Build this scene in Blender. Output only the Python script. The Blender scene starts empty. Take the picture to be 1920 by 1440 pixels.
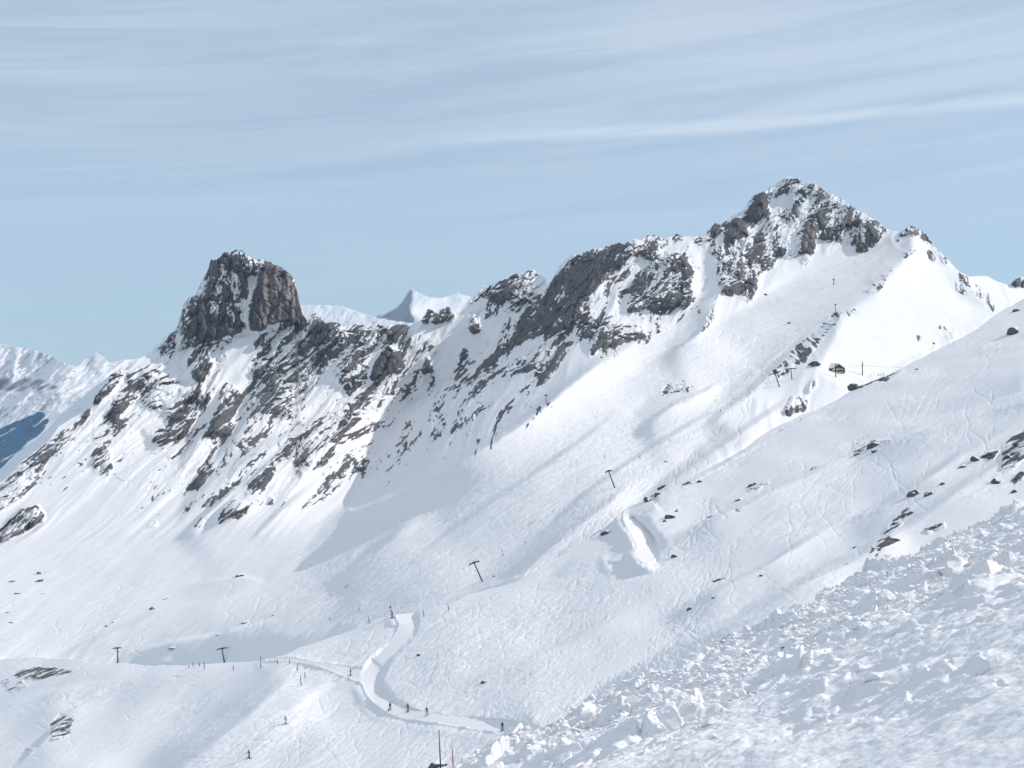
import bpy, bmesh, math, random
import numpy as np
from mathutils import Vector, Matrix
R = math.radians
random.seed(7)
S = bpy.context.scene
COL = S.collection
# ------------------------------------------------------------------ camera
F = 2317.6                      # focal length in px of the 1920 wide photograph
cam_d = bpy.data.cameras.new('camera'); cam = bpy.data.objects.new('camera', cam_d); COL.objects.link(cam)
cam.location = (0, 0, 0); cam.rotation_euler = (R(90), 0, 0)
cam_d.sensor_width = 36; cam_d.lens = 18/math.tan(R(22.5)); cam_d.clip_start = .5; cam_d.clip_end = 60000
S.camera = cam
S.render.resolution_x = 1024; S.render.resolution_y = 768
# ------------------------------------------------------------------ light
SUN_AZ, SUN_EL = 82, 33         # degrees clockwise from the view direction, above the horizon
sd = bpy.data.lights.new('sun', 'SUN'); sun = bpy.data.objects.new('sun', sd); COL.objects.link(sun)
sd.energy = 3.75; sd.angle = R(.5); sd.color = (1, .955, .9)
sv = Vector((math.cos(R(SUN_EL))*math.sin(R(SUN_AZ)), math.cos(R(SUN_EL))*math.cos(R(SUN_AZ)), math.sin(R(SUN_EL))))
sun.rotation_euler = sv.to_track_quat('Z', 'Y').to_euler()
W = bpy.data.worlds.new('World'); S.world = W; W.use_nodes = True
def nd(nt, t, **k):
    n = nt.nodes.new(t)
    for a, b in k.items():
        if a.startswith('i_'):
            n.inputs[a[2:].replace('_', ' ')].default_value = b
        else: setattr(n, a, b)
    return n
def world():
    nt = W.node_tree; nt.nodes.clear(); L = nt.links.new
    out = nd(nt, 'ShaderNodeOutputWorld'); bg = nd(nt, 'ShaderNodeBackground'); bg.inputs[1].default_value = .094
    sky = nd(nt, 'ShaderNodeTexSky', sky_type='NISHITA', sun_disc=False, sun_elevation=R(SUN_EL), sun_rotation=R(SUN_AZ),
             altitude=2300, air_density=1.0, dust_density=.0, ozone_density=2.0)
    tc = nd(nt, 'ShaderNodeTexCoord'); sp = nd(nt, 'ShaderNodeSeparateXYZ'); L(tc.outputs['Generated'], sp.inputs[0])
    def m(op, a, b=None, c=None):
        n = nd(nt, 'ShaderNodeMath', operation=op)
        for i, x in enumerate((a, b, c)):
            if x is None: continue
            if isinstance(x, (int, float)): n.inputs[i].default_value = x
            else: L(x, n.inputs[i])
        return n.outputs[0]
    az = m('ARCTAN2', sp.outputs[0], sp.outputs[1]); el = m('ARCSINE', sp.outputs[2])
    elw = m('SUBTRACT', el, m('MULTIPLY', az, .10))
    def noise(sx, sy, sc, det, off=0, dist=0.):
        cb = nd(nt, 'ShaderNodeCombineXYZ'); L(m('MULTIPLY', az, sx), cb.inputs[0]); L(m('MULTIPLY', elw, sy), cb.inputs[1]); cb.inputs[2].default_value = off
        n = nd(nt, 'ShaderNodeTexNoise'); n.inputs['Scale'].default_value = sc; n.inputs['Detail'].default_value = det
        n.inputs['Roughness'].default_value = .55; n.inputs['Distortion'].default_value = dist
        L(cb.outputs[0], n.inputs['Vector']); return n.outputs[0]
    n1 = noise(1.1, 13, 1.6, 9, 1.3, .6); n2 = noise(2.2, 42, 1.7, 9, 4.1, .9); n3 = noise(1.0, 2.5, 1.5, 3, 9.)
    c = m('ADD', m('MULTIPLY', n1, .52), m('ADD', m('MULTIPLY', n2, .38), m('MULTIPLY', n3, .5)))
    def ramp(x, a, b, smooth=True):
        n = nd(nt, 'ShaderNodeMapRange'); n.interpolation_type = 'SMOOTHSTEP' if smooth else 'LINEAR'
        L(x, n.inputs[0]); n.inputs[1].default_value = a; n.inputs[2].default_value = b; return n.outputs[0]
    cov = m('MULTIPLY_ADD', ramp(c, .50, .92), m('ADD', m('MULTIPLY', ramp(el, .03, .20), .42), .06), m('ADD', m('MULTIPLY_ADD', ramp(el, .02, .28), .20, .18), m('MULTIPLY', ramp(el, .3, .8), .2)))
    # one long thin streak
    wob = m('MULTIPLY', m('SUBTRACT', n3, .5), .02)
    dl = m('ABSOLUTE', m('ADD', m('SUBTRACT', m('SUBTRACT', el, m('MULTIPLY', az, .035)), .197), m('MULTIPLY', wob, .35)))
    st = m('MULTIPLY', m('SUBTRACT', 1, ramp(dl, 0, .0075)), m('MULTIPLY', ramp(az, -.12, .2), ramp(n2, .1, .5)))
    cov = m('MINIMUM', m('ADD', cov, m('MULTIPLY', st, .5)), 1)
    mix = nd(nt, 'ShaderNodeMix', data_type='RGBA'); L(cov, mix.inputs[0])
    tint = nd(nt, 'ShaderNodeMix', data_type='RGBA', blend_type='MULTIPLY'); tint.inputs[0].default_value = 1
    L(sky.outputs[0], tint.inputs[6]); tint.inputs[7].default_value = SKYTINT
    hz = nd(nt, 'ShaderNodeMix', data_type='RGBA'); L(m('MULTIPLY', m('SUBTRACT', 1, ramp(el, -.02, .22)), .85), hz.inputs[0]); L(tint.outputs[2], hz.inputs[6]); hz.inputs[7].default_value = HORIZON
    L(hz.outputs[2], mix.inputs[6]); mix.inputs[7].default_value = CLOUDC
    L(mix.outputs[2], bg.inputs[0]); L(bg.outputs[0], out.inputs[0])
HORIZON = (4.35, 6.7, 7.9, 1); SKYTINT = (1.34, 1.34, 1.18, 1); CLOUDC = (7.7, 8.5, 9.5, 1)
world()
S.view_settings.view_transform = 'Standard'; S.view_settings.look = 'None'
S.view_settings.exposure = -.01; S.view_settings.gamma = 1
S.render.engine = 'CYCLES'
S.cycles.max_bounces = 6; S.cycles.volume_bounces = 0

# ------------------------------------------------------------------ numpy tools
rng = np.random.default_rng(3)
PERM = rng.permutation(256).astype(np.int32); PERM = np.concatenate([PERM, PERM, PERM[:8]])
GR = rng.normal(size=(256, 3)).astype(np.float32); GR /= np.linalg.norm(GR, axis=1)[:, None]
def perlin(x, y, z=0.):
    x = np.asarray(x, np.float32); y = np.asarray(y, np.float32); z = np.zeros_like(x)+np.float32(z) if np.isscalar(z) else np.asarray(z, np.float32)
    xi = np.floor(x); yi = np.floor(y); zi = np.floor(z); fx = x-xi; fy = y-yi; fz = z-zi
    X = xi.astype(np.int32) & 255; Y = yi.astype(np.int32) & 255; Z = zi.astype(np.int32) & 255
    u = fx*fx*fx*(fx*(fx*6-15)+10); v = fy*fy*fy*(fy*(fy*6-15)+10); w = fz*fz*fz*(fz*(fz*6-15)+10)
    out = 0
    for dx in (0, 1):
        for dy in (0, 1):
            p = PERM[PERM[X+dx]+Y+dy]
            for dz in (0, 1):
                g = GR[PERM[p+Z+dz]]
                d = g[..., 0]*(fx-dx)+g[..., 1]*(fy-dy)+g[..., 2]*(fz-dz)
                out = out + d*(u if dx else 1-u)*(v if dy else 1-v)*(w if dz else 1-w)
    return out*1.5
def fbm(x, y, z=0., n=4, g=.5, l=2.03):
    s = 0; a = 1; t = 0
    for i in range(n):
        s = s + a*perlin(x*l**i+i*17.3, y*l**i+i*5.1, (z*l**i+i*3.7) if not np.isscalar(z) else z+i*3.7); t += a; a *= g
    return s/t
def ridged(x, y, z=0., n=4, g=.5, l=2.1):
    s = 0; a = 1; t = 0
    for i in range(n):
        s = s + a*(1-2.2*np.abs(perlin(x*l**i+i*11.3, y*l**i+i*7.1, z+i*2.9 if np.isscalar(z) else z*l**i+i*2.9))); t += a; a *= g
    return s/t
def h2(i, j, k):
    return (np.sin(i*127.1+j*311.7+k*74.7)*43758.5453) % 1.0
def facets(x, y, seed=0):
    """cellular blocks: each cell is a randomly tilted, randomly raised plane; returns height, edge distance, cell value"""
    xi = np.floor(x); yi = np.floor(y); d1 = np.full(x.shape, 9., np.float64); d2 = d1.copy(); hh = np.zeros(x.shape); cr = np.zeros(x.shape)
    for a in (-1, 0, 1):
        for b in (-1, 0, 1):
            ci = xi+a; cj = yi+b
            ox = ci+h2(ci, cj, seed+1)-x; oy = cj+h2(ci, cj, seed+2)-y
            d = ox*ox+oy*oy; r = h2(ci, cj, seed+3)
            h = r*.9 + (h2(ci, cj, seed+4)-.5)*1.5*ox + (h2(ci, cj, seed+5)-.5)*1.5*oy
            n = d < d1
            d2 = np.where(n, d1, np.minimum(d2, d)); hh = np.where(n, h, hh); cr = np.where(n, r, cr); d1 = np.where(n, d, d1)
    return hh.astype(np.float32), (np.sqrt(d2)-np.sqrt(d1)).astype(np.float32), cr.astype(np.float32)
def sm(x, a, b):
    t = np.clip((x-a)/(b-a), 0, 1); return t*t*(3-2*t)
# work raster (image plane grid used only to draft the relief): 2 px cells
G = 2.; X0, X1, Y0, Y1 = -200, 2120, 240, 1640
NX = int((X1-X0)/G)+1; NY = int((Y1-Y0)/G)+1
gx = X0+G*np.arange(NX); gy = Y0+G*np.arange(NY); PX, PY = np.meshgrid(gx, gy)
U = (PX-960)/F; V = (720-PY)/F
def blur(a, s):
    s /= G
    if s < .3: return a
    r = int(3*s)+1; k = np.exp(-.5*(np.arange(-r, r+1)/s)**2); k /= k.sum()
    for ax in (0, 1):
        p = np.pad(a, [(r, r) if i == ax else (0, 0) for i in (0, 1)], mode='edge')
        n = a.shape[ax]; o = 0
        for i, w in enumerate(k):
            o = o + w*(p[i:i+n] if ax == 0 else p[:, i:i+n])
        a = o
    return a
def poly_mask(P):
    P = np.array(P, float); m = np.zeros((NY, NX), bool)
    i0 = max(0, int((P[:, 0].min()-X0)/G)-1); i1 = min(NX, int((P[:, 0].max()-X0)/G)+3)
    j0 = max(0, int((P[:, 1].min()-Y0)/G)-1); j1 = min(NY, int((P[:, 1].max()-Y0)/G)+3)
    x = PX[j0:j1, i0:i1]; y = PY[j0:j1, i0:i1]; c = np.zeros(x.shape, bool); n = len(P)
    for i in range(n):
        x1, y1 = P[i]; x2, y2 = P[(i+1) % n]
        if y1 == y2: continue
        c ^= ((y1 > y) != (y2 > y)) & (x < (x2-x1)*(y-y1)/(y2-y1)+x1)
    m[j0:j1, i0:i1] = c; return m.astype(np.float32)
def strip_mask(P, edge=0.):
    """polyline with widths (x,y,w) -> mask, plus nearest centre-line point"""
    if len(P) > 2:          # round the corners
        P = np.array(P, float); s = np.linspace(0, len(P)-1, 5*len(P)); P = np.stack([np.interp(s, range(len(P)), P[:, k]) for k in range(3)], 1)
        for _ in range(5): P[1:-1] = .25*P[:-2]+.5*P[1:-1]+.25*P[2:]
        P = [tuple(p) for p in P]
    best = np.full((NY, NX), 1e9); cx = np.zeros((NY, NX)); cy = cx.copy(); hw = cx.copy()
    for (x1, y1, w1), (x2, y2, w2) in zip(P[:-1], P[1:]):
        dx, dy = x2-x1, y2-y1; t = np.clip(((PX-x1)*dx+(PY-y1)*dy)/(dx*dx+dy*dy), 0, 1)
        qx = x1+t*dx; qy = y1+t*dy; ww = w1+t*(w2-w1); d = np.hypot(PX-qx, PY-qy)-ww/2
        n = d < best; best = np.where(n, d, best); cx = np.where(n, qx, cx); cy = np.where(n, qy, cy); hw = np.where(n, ww/2, hw)
    return best, cx-.6*hw*edge, cy+.8*hw*edge
def cubic(a, px, py):
    """smooth cubic B-spline style sampling of a raster"""
    fx = (px-X0)/G; fy = (py-Y0)/G; ix = np.clip(np.floor(fx).astype(int), 1, NX-3); iy = np.clip(np.floor(fy).astype(int), 1, NY-3)
    tx = np.clip(fx-ix, -1, 2); ty = np.clip(fy-iy, -1, 2)
    def w(t): return ((1-t)**3/6, (3*t**3-6*t*t+4)/6, (-3*t**3+3*t*t+3*t+1)/6, t**3/6)
    wx = w(np.clip(tx, 0, 1)); wy = w(np.clip(ty, 0, 1)); o = 0
    for j in range(4):
        r = 0
        for i in range(4): r = r+wx[i]*a[iy+j-1, ix+i-1]
        o = o+wy[j]*r
    return o
def bilin(a, px, py):
    fx = np.clip((px-X0)/G, 0, NX-1.001); fy = np.clip((py-Y0)/G, 0, NY-1.001); i = fx.astype(int); j = fy.astype(int); fx = fx-i; fy = fy-j
    return (a[j, i]*(1-fx)+a[j, i+1]*fx)*(1-fy)+(a[j+1, i]*(1-fx)+a[j+1, i+1]*fx)*fy
def membrane(lines, it=260):
    """harmonic fill between drawn lines of (px, py, distance), coarse to fine, in inverse distance"""
    cur = None
    for f in (16, 8, 4, 2, 1):
        nx = (NX-1)//f+1; ny = (NY-1)//f+1
        acc = np.zeros((ny, nx)); cnt = np.zeros((ny, nx))
        for L in lines:
            if len(L) == 1: L = [L[0], (L[0][0]+1, L[0][1], L[0][2])]
            for (x1, y1, d1), (x2, y2, d2) in zip(L[:-1], L[1:]):
                n = int(max(abs(x2-x1), abs(y2-y1))/(G*f)*1.5)+2; t = np.linspace(0, 1, n)
                ii = np.clip(np.round((x1+t*(x2-x1)-X0)/(G*f)).astype(int), 0, nx-1); jj = np.clip(np.round((y1+t*(y2-y1)-Y0)/(G*f)).astype(int), 0, ny-1)
                np.add.at(acc, (jj, ii), 1/(d1+t*(d2-d1))); np.add.at(cnt, (jj, ii), 1)
        fix = cnt > 0; val = np.where(fix, acc/np.maximum(cnt, 1), 0)
        if cur is None: cur = np.full((ny, nx), val[fix].mean())
        else:
            jj = np.minimum(np.arange(ny)/2, cur.shape[0]-1.001); ii = np.minimum(np.arange(nx)/2, cur.shape[1]-1.001)
            j0 = jj.astype(int); i0 = ii.astype(int); tj = (jj-j0)[:, None]; ti = (ii-i0)[None]
            A = cur[j0][:, i0]; B = cur[j0][:, np.minimum(i0+1, cur.shape[1]-1)]; C_ = cur[np.minimum(j0+1, cur.shape[0]-1)][:, i0]; D_ = cur[np.minimum(j0+1, cur.shape[0]-1)][:, np.minimum(i0+1, cur.shape[1]-1)]
            cur = (A*(1-ti)+B*ti)*(1-tj)+(C_*(1-ti)+D_*ti)*tj
        for k in range(it if f > 1 else 60):
            cur = np.where(fix, val, cur)
            p = np.pad(cur, 1, mode='reflect', reflect_type='odd') if k % 2 == 0 else np.pad(cur, 1, mode='edge')
            cur = .25*(p[:-2, 1:-1]+p[2:, 1:-1]+p[1:-1, :-2]+p[1:-1, 2:])
        cur = np.where(fix, val, cur)
    return cur
def relax(q0, A, B, Wt, lam_px=70, iters=10, keep=.85):
    """shape whose slopes follow the drafted ones (A: rise to the right, B: rise away) and whose distances stay near q0.
    the sideways slope is held; the rise away from the viewer adapts until both fit one surface"""
    gyq, gxq = np.gradient(q0, G, G); e0 = np.maximum(A*U+B-V, .07); e = e0; q = q0
    ky = np.fft.fftfreq(2*NY, G)*2*np.pi; kx = np.fft.rfftfreq(2*NX, G)*2*np.pi; K = kx[None]**2+ky[:, None]**2+1/lam_px**2
    for it in range(iters):
        dx = (-A/e/F-gxq)*Wt; dy = (-1/e/F-gyq)*Wt
        div = np.gradient(dx, G, axis=1)+np.gradient(dy, G, axis=0)
        m = np.concatenate([div, div[:, ::-1]], 1); m = np.concatenate([m, m[::-1]], 0)
        q = q0+np.fft.irfft2(-np.fft.rfft2(m)/K, s=m.shape)[:NY, :NX]
        ea = 1/np.maximum(-np.gradient(q, G, axis=0)*F, 1/3.)
        e = np.clip(keep*blur(np.minimum(ea, 3), 4)+(1-keep)*e0, .07, 3)
    return q
def ribs_add(q, lst):
    """low snow ribs: the ground steps up toward the viewer along each line and eases back over 'decay' px"""  # steps added for the bands of shade they cast on the snow behind
    for P, decay, soft in lst:
        best = np.full((NY, NX), 1e9); sg = np.zeros((NY, NX)); J = sg.copy()
        for (x1, y1, j1), (x2, y2, j2) in zip(P[:-1], P[1:]):
            dx, dy = x2-x1, y2-y1; t = np.clip(((PX-x1)*dx+(PY-y1)*dy)/(dx*dx+dy*dy), 0, 1); ax, ay = PX-(x1+t*dx), PY-(y1+t*dy)
            d = np.hypot(ax, ay); nx_, ny_ = -dy, dx
            if ny_ < 0: nx_, ny_ = -nx_, -ny_
            n = d < best; best = np.where(n, d, best); sg = np.where(n, np.sign(ax*nx_+ay*ny_)*d, sg); J = np.where(n, j1+t*(j2-j1), J)
        J = blur(J, 12); q = q-J*.01*sm(sg, -soft, soft)*np.exp(-np.maximum(sg, 0)/decay)
    return q
def paint(lst, A, B, Wt=None):
    Wt = np.zeros((NY, NX)) if Wt is None else Wt
    for P, a, b, s in lst:
        m = blur(poly_mask(P), s); A = A*(1-m)+a*m; B = B*(1-m)+b*m; Wt = np.maximum(Wt, m)
    return A, B, Wt
def field(lst, s=2.5):
    o = np.zeros((NY, NX))
    for P, d in lst:
        m = poly_mask(P)*abs(d); o = np.maximum(o, m) if d > 0 else np.maximum(o-m, 0)
    return blur(o, s)

# ------------------------------------------------------------------ materials
def mat_new(n):
    m = bpy.data.materials.new(n); m.use_nodes = True; nt = m.node_tree; nt.nodes.clear()
    o = nd(nt, 'ShaderNodeOutputMaterial'); p = nd(nt, 'ShaderNodeBsdfPrincipled'); nt.links.new(p.outputs[0], o.inputs[0]); return m, nt, p
def terrain_mat(name, snow=(.818, .803, .815), rock=(.105, .102, .108), rock2=(.25, .222, .203), nscale=.35, bump=.0, bscale=3., edge=.12):
    m, nt, p = mat_new(name); L = nt.links.new
    at = nd(nt, 'ShaderNodeAttribute', attribute_name='rock'); at2 = nd(nt, 'ShaderNodeAttribute', attribute_name='tint')
    g = nd(nt, 'ShaderNodeNewGeometry')
    n = nd(nt, 'ShaderNodeTexNoise'); n.inputs['Scale'].default_value = nscale; n.inputs['Detail'].default_value = 6; n.inputs['Roughness'].default_value = .65; L(g.outputs['Position'], n.inputs['Vector'])
    ad = nd(nt, 'ShaderNodeMath', operation='MULTIPLY_ADD'); L(n.outputs[0], ad.inputs[0]); ad.inputs[1].default_value = .5; L(at.outputs['Fac'], ad.inputs[2])
    mr = nd(nt, 'ShaderNodeMapRange'); mr.interpolation_type = 'SMOOTHSTEP'; L(ad.outputs[0], mr.inputs[0]); mr.inputs[1].default_value = .75-edge; mr.inputs[2].default_value = .75+edge
    n2 = nd(nt, 'ShaderNodeTexNoise'); n2.inputs['Scale'].default_value = nscale*.4; n2.inputs['Detail'].default_value = 8; n2.inputs['Roughness'].default_value = .7; L(g.outputs['Position'], n2.inputs['Vector'])
    cr = nd(nt, 'ShaderNodeValToRGB'); L(n2.outputs[0], cr.inputs[0])
    cr.color_ramp.elements[0].position = .3; cr.color_ramp.elements[0].color = (*[c*.55 for c in rock], 1)
    cr.color_ramp.elements[1].position = .7; cr.color_ramp.elements[1].color = (*[c*1.45 for c in rock], 1)
    mt = nd(nt, 'ShaderNodeMix', data_type='RGBA'); L(at2.outputs['Fac'], mt.inputs[0]); L(cr.outputs[0], mt.inputs[6]); mt.inputs[7].default_value = (*rock2, 1)
    mm = nd(nt, 'ShaderNodeMix', data_type='RGBA'); L(mr.outputs[0], mm.inputs[0]); mm.inputs[6].default_value = (*snow, 1); L(mt.outputs[2], mm.inputs[7])
    L(mm.outputs[2], p.inputs['Base Color']); p.inputs['Roughness'].default_value = .75; p.inputs['Specular IOR Level'].default_value = .2
    if bump:
        n3 = nd(nt, 'ShaderNodeTexNoise'); n3.inputs['Scale'].default_value = bscale; n3.inputs['Detail'].default_value = 4; L(g.outputs['Position'], n3.inputs['Vector'])
        b = nd(nt, 'ShaderNodeBump'); b.inputs['Strength'].default_value = 1; b.inputs['Distance'].default_value = bump; L(n3.outputs[0], b.inputs['Height']); L(b.outputs[0], p.inputs['Normal'])
    return m
def plain(name, col, rough=.7, metal=0., var=.25, scale=3.):
    m, nt, p = mat_new(name); L = nt.links.new
    tc = nd(nt, 'ShaderNodeTexCoord'); n = nd(nt, 'ShaderNodeTexNoise'); n.inputs['Scale'].default_value = scale; n.inputs['Detail'].default_value = 5; L(tc.outputs['Object'], n.inputs['Vector'])
    cr = nd(nt, 'ShaderNodeValToRGB'); L(n.outputs[0], cr.inputs[0]); cr.color_ramp.elements[0].position = .3; cr.color_ramp.elements[1].position = .7
    cr.color_ramp.elements[0].color = (*[c*(1-var) for c in col], 1); cr.color_ramp.elements[1].color = (*[min(1, c*(1+var)) for c in col], 1)
    L(cr.outputs[0], p.inputs['Base Color']); p.inputs['Roughness'].default_value = rough; p.inputs['Metallic'].default_value = metal; return m
M = {}
M['mountain'] = terrain_mat('mountain_snow_and_rock')
M['slope'] = terrain_mat('slope_snow_and_rock', nscale=1.2, bump=.03, bscale=2.)
M['run'] = terrain_mat('groomed_snow', nscale=1.2, bump=.01, bscale=3.)
M['near'] = terrain_mat('wind_blown_snow', nscale=4, bump=.012, bscale=9.)
M['far'] = terrain_mat('far_mountain_snow', nscale=.02, rock=(.13, .13, .145), edge=.2)
M['forest'] = terrain_mat('forest_slope_haze_tint', snow=(.6, .65, .7), rock=(.02, .085, .17), nscale=.03)  # blue of the distance haze is painted into the forest colour

def tag(o, label=None, cat=None, group=None, kind=None):
    if label: o['label'] = label
    if cat: o['category'] = cat
    if group: o['group'] = group
    if kind: o['kind'] = kind
    return o
def mesh_obj(name, verts, faces, mat, attrs=None, smooth=True, parent=None):
    me = bpy.data.meshes.new(name); v = np.asarray(verts, np.float32); f = np.asarray(faces, np.int32)
    me.vertices.add(len(v)); me.vertices.foreach_set('co', v.ravel())
    me.loops.add(f.size); me.loops.foreach_set('vertex_index', f.ravel())
    me.polygons.add(len(f)); me.polygons.foreach_set('loop_start', np.arange(0, f.size, f.shape[1], dtype=np.int32))
    me.polygons.foreach_set('use_smooth', np.full(len(f), smooth, bool))
    me.update(calc_edges=True)
    for k, a in (attrs or {}).items():
        at = me.attributes.new(k, 'FLOAT', 'POINT'); at.data.foreach_set('value', np.asarray(a, np.float32).ravel())
    me.materials.append(mat); o = bpy.data.objects.new(name, me); COL.objects.link(o); o.parent = parent; return o
def interp_line(P, x):
    P = np.array(P, float); return np.interp(x, P[:, 0], P[:, 1])
class Layer: pass
def layer(name, x0, x1, step, crest, bottom, q, relief, mat, back=.03, nback=6, jag=None, split=None, backdrop=.9, tpow=1., rowmul=1., gain=None):
    """terrain sheet: front face from the crest line down to the bottom line, and the far side falling away behind the crest"""
    nc = int((x1-x0)/step)+1; xs = np.linspace(x0, x1, nc); yc = interp_line(crest, xs); yb = interp_line(bottom, xs)
    if jag is not None: yc = yc+jag(xs)
    yb = np.maximum(yb, yc+8); nr = int((yb-yc).max()/step*rowmul)+1
    t = np.linspace(0, 1, nr)[:, None]**tpow; px = np.repeat(xs[None], nr, 0); py = yc[None]+t*(yb-yc)[None]
    Q = np.exp(cubic(q, px, py)); u = (px-960)/F; v = (720-py)/F
    h, hz, rock, tint = relief(px, py, u*Q, Q, v*Q)
    D = Q-h
    X, Y, Z = u*D, D, v*D+hz
    rows = []
    for k in range(nback, 0, -1):
        f = back*k*D[0]; rows.append((u[0]*(D[0]+f), D[0]+f, Z[0]-f*backdrop))
    X = np.concatenate([np.array([r[0] for r in rows]), X]); Y = np.concatenate([np.array([r[1] for r in rows]), Y]); Z = np.concatenate([np.array([r[2] for r in rows]), Z])
    pad = lambda a: np.concatenate([np.repeat(a[:1], nback, 0), a])
    NR = nr+nback; idx = np.arange(NR*nc).reshape(NR, nc)
    f = np.stack([idx[1:, :-1], idx[1:, 1:], idx[:-1, 1:], idx[:-1, :-1]], -1).reshape(-1, 4)
    V3 = np.stack([X, Y, Z], -1).reshape(-1, 3); at = {'rock': pad(rock), 'tint': pad(tint)}
    L = Layer(); L.xs = xs; L.yc = yc; L.yb = yb; L.nr = nr; L.D = D; L.hz = hz; L.tpow = tpow; L.nc = nc
    if split is not None:
        sp = pad(cubic(split[0], px, py))[1:, 1:].ravel() > .5
        sub = f[sp]; f = f[~sp]; used = np.unique(sub); re = np.zeros(len(V3), int); re[used] = np.arange(len(used))
        o2 = mesh_obj(split[1], V3[used], re[sub], split[2], {k: a.ravel()[used] for k, a in at.items()}); tag(o2, kind='structure'); L.obj2 = o2
        if len(split) > 3: o2['label'] = split[3]
    L.obj = mesh_obj(name, V3, f, mat, at); tag(L.obj, kind='structure'); return L
def at(L, px, py, dd=0):
    c = (px-L.xs[0])/(L.xs[1]-L.xs[0]); i = int(np.clip(c, 0, L.nc-2)); t = np.clip(c-i, 0, 1); o = []
    for k in (i, i+1):
        r = np.clip((py-L.yc[k])/(L.yb[k]-L.yc[k]), 0, 1)**(1/L.tpow)*(L.nr-1); r = min(max(r, 0), L.nr-1.001); j = int(r)
        o.append([A_[j, k]*(1-(r-j))+A_[j+1, k]*(r-j) for A_ in (L.D, L.hz)])
    d = o[0][0]*(1-t)+o[1][0]*t+dd; hz = o[0][1]*(1-t)+o[1][1]*t
    return Vector(((px-960)/F*d, d, (720-py)/F*d+hz))
# ------------------------------------------------------------------ main mountain: skyline, ribs, basin, piste face
CREST_M = [(-200,1010),(-150,1000),(-40,930),(10,898),(40,865),(90,828),(110,800),(150,775),(172,765),(178,742),(203,715),(205,702),(228,693),(240,695),(262,672),(283,660),(300,640),(320,625),(333,610),(340,585),(345,570),(353,558),(365,555),(372,540),(383,520),(391,500),(395,488),(405,485),(415,478),(422,473),(432,475),(440,470),(452,469),(460,474),(468,481),(476,486),(485,488),(495,487),(505,492),(520,497),(535,505),(545,515),(553,528),(557,545),(560,560),(564,580),(568,592),(577,600),(585,590),(592,588),(600,595),(612,605),(622,604),(640,607),(650,615),(660,610),(690,607),(700,605),(720,612),(745,608),(770,609),(790,600),(798,588),(803,581),(820,583),(835,577),(842,575),(848,588),(858,590),(868,578),(880,562),(890,550),(905,538),(925,532),(945,525),(965,513),(985,512),(993,505),(1003,508),(1012,516),(1022,522),(1027,535),(1035,525),(1042,510),(1055,492),(1070,478),(1090,476),(1110,468),(1130,465),(1150,458),(1160,455),(1170,460),(1185,448),(1200,450),(1215,442),(1228,440),(1240,447),(1255,445),(1268,440),(1280,443),(1300,444),(1322,442),(1328,430),(1340,420),(1350,422),(1365,412),(1380,402),(1390,395),(1400,385),(1410,370),(1425,362),(1440,352),(1455,345),(1465,336),(1477,331),(1490,335),(1505,341),(1525,345),(1540,350),(1550,360),(1565,365),(1580,375),(1600,388),(1620,400),(1640,412),(1660,428),(1675,434),(1690,434),(1700,428),(1710,423),(1722,430),(1735,438),(1745,452),(1755,465),(1765,475),(1780,490),(1795,507),(1815,518),(1840,518),(1850,517),(1870,528),(1893,535),(1900,527),(1912,520),(1930,522),(1990,535),(2060,520),(2120,530)]
CREST_B = [(-200,1230),(0,1236),(90,1232),(144,1236),(175,1243),(233,1247),(311,1247),(467,1242),(498,1236),(524,1231),(560,1212),(600,1199),(650,1180),(690,1166),(725,1157),(745,1152),(765,1150),(793,1146),(840,1135),(880,1114),(920,1102),(960,1091),(1000,1074),(1020,1062),(1040,1050),(1080,1025),(1110,1001),(1140,982),(1157,966),(1172,952),(1205,941),(1218,932),(1235,926),(1260,914),(1300,893),(1340,872),(1380,850),(1420,823),(1450,806),(1490,789),(1530,770),(1573,748),(1590,737),(1602,727),(1640,712),(1665,703),(1690,690),(1720,675),(1760,655),(1800,635),(1830,618),(1850,605),(1875,585),(1890,575),(1920,560),(1960,545),(2120,480)]
Q0 = [
 [(-200,1010,800),(-40,930,880),(10,898,910),(110,800,960),(205,702,1010),(283,660,1040),(333,612,1060),(395,488,1060),(452,469,1060),(520,497,1060),(557,545,1070),(568,592,1085),(640,607,1110),(760,609,1140),(850,590,1170),(905,538,1190),(993,505,1210),(1027,535,1200),(1055,492,1190),(1150,458,1200),(1260,442,1220),(1330,430,1230),(1400,385,1240),(1477,331,1250),(1550,360,1250),(1640,412,1230),(1684,436,1200),(1712,423,1170),(1745,452,1170),(1800,512,1180),(1893,535,1250),(1930,522,1280),(2120,530,1280)],
 [(-200,400,1150),(700,350,1250),(1300,250,1300),(2120,350,1350)],
 [(-200,1100,800),(0,1020,850),(200,980,890),(400,980,880),(560,975,830)],
 [(-200,1240,730),(0,1150,760),(200,1150,740),(400,1150,710),(600,1130,640)],
 [(-200,1330,600),(0,1250,680),(220,1242,680),(420,1242,665),(600,1200,600),(750,1150,555),(890,1090,549),(1000,1070,540)],
 [(600,985,775),(700,955,730),(777,920,725),(860,872,745),(960,810,790),(1027,760,830),(1127,680,900),(1193,647,940)],
 [(640,960,800),(690,937,810),(765,900,820),(845,853,860),(945,793,905),(1015,742,940),(1110,668,990),(1180,640,980)],
 [(1145,912,630),(1250,800,730),(1450,780,800),(1590,728,850)],
 [(1562,537,1120)],[(1684,446,1185)],
 [(1480,705,900),(1560,700,910),(1650,705,880)],
 [(1300,960,540),(1100,1100,480),(1700,780,780),(2000,620,950),(900,1200,440),(600,1260,520)],
]
q = membrane(Q0)
q = blur(q, 5); q = -np.log(q)
A = np.zeros((NY, NX))+.1; B = np.ones((NY, NX))*.75
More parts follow.
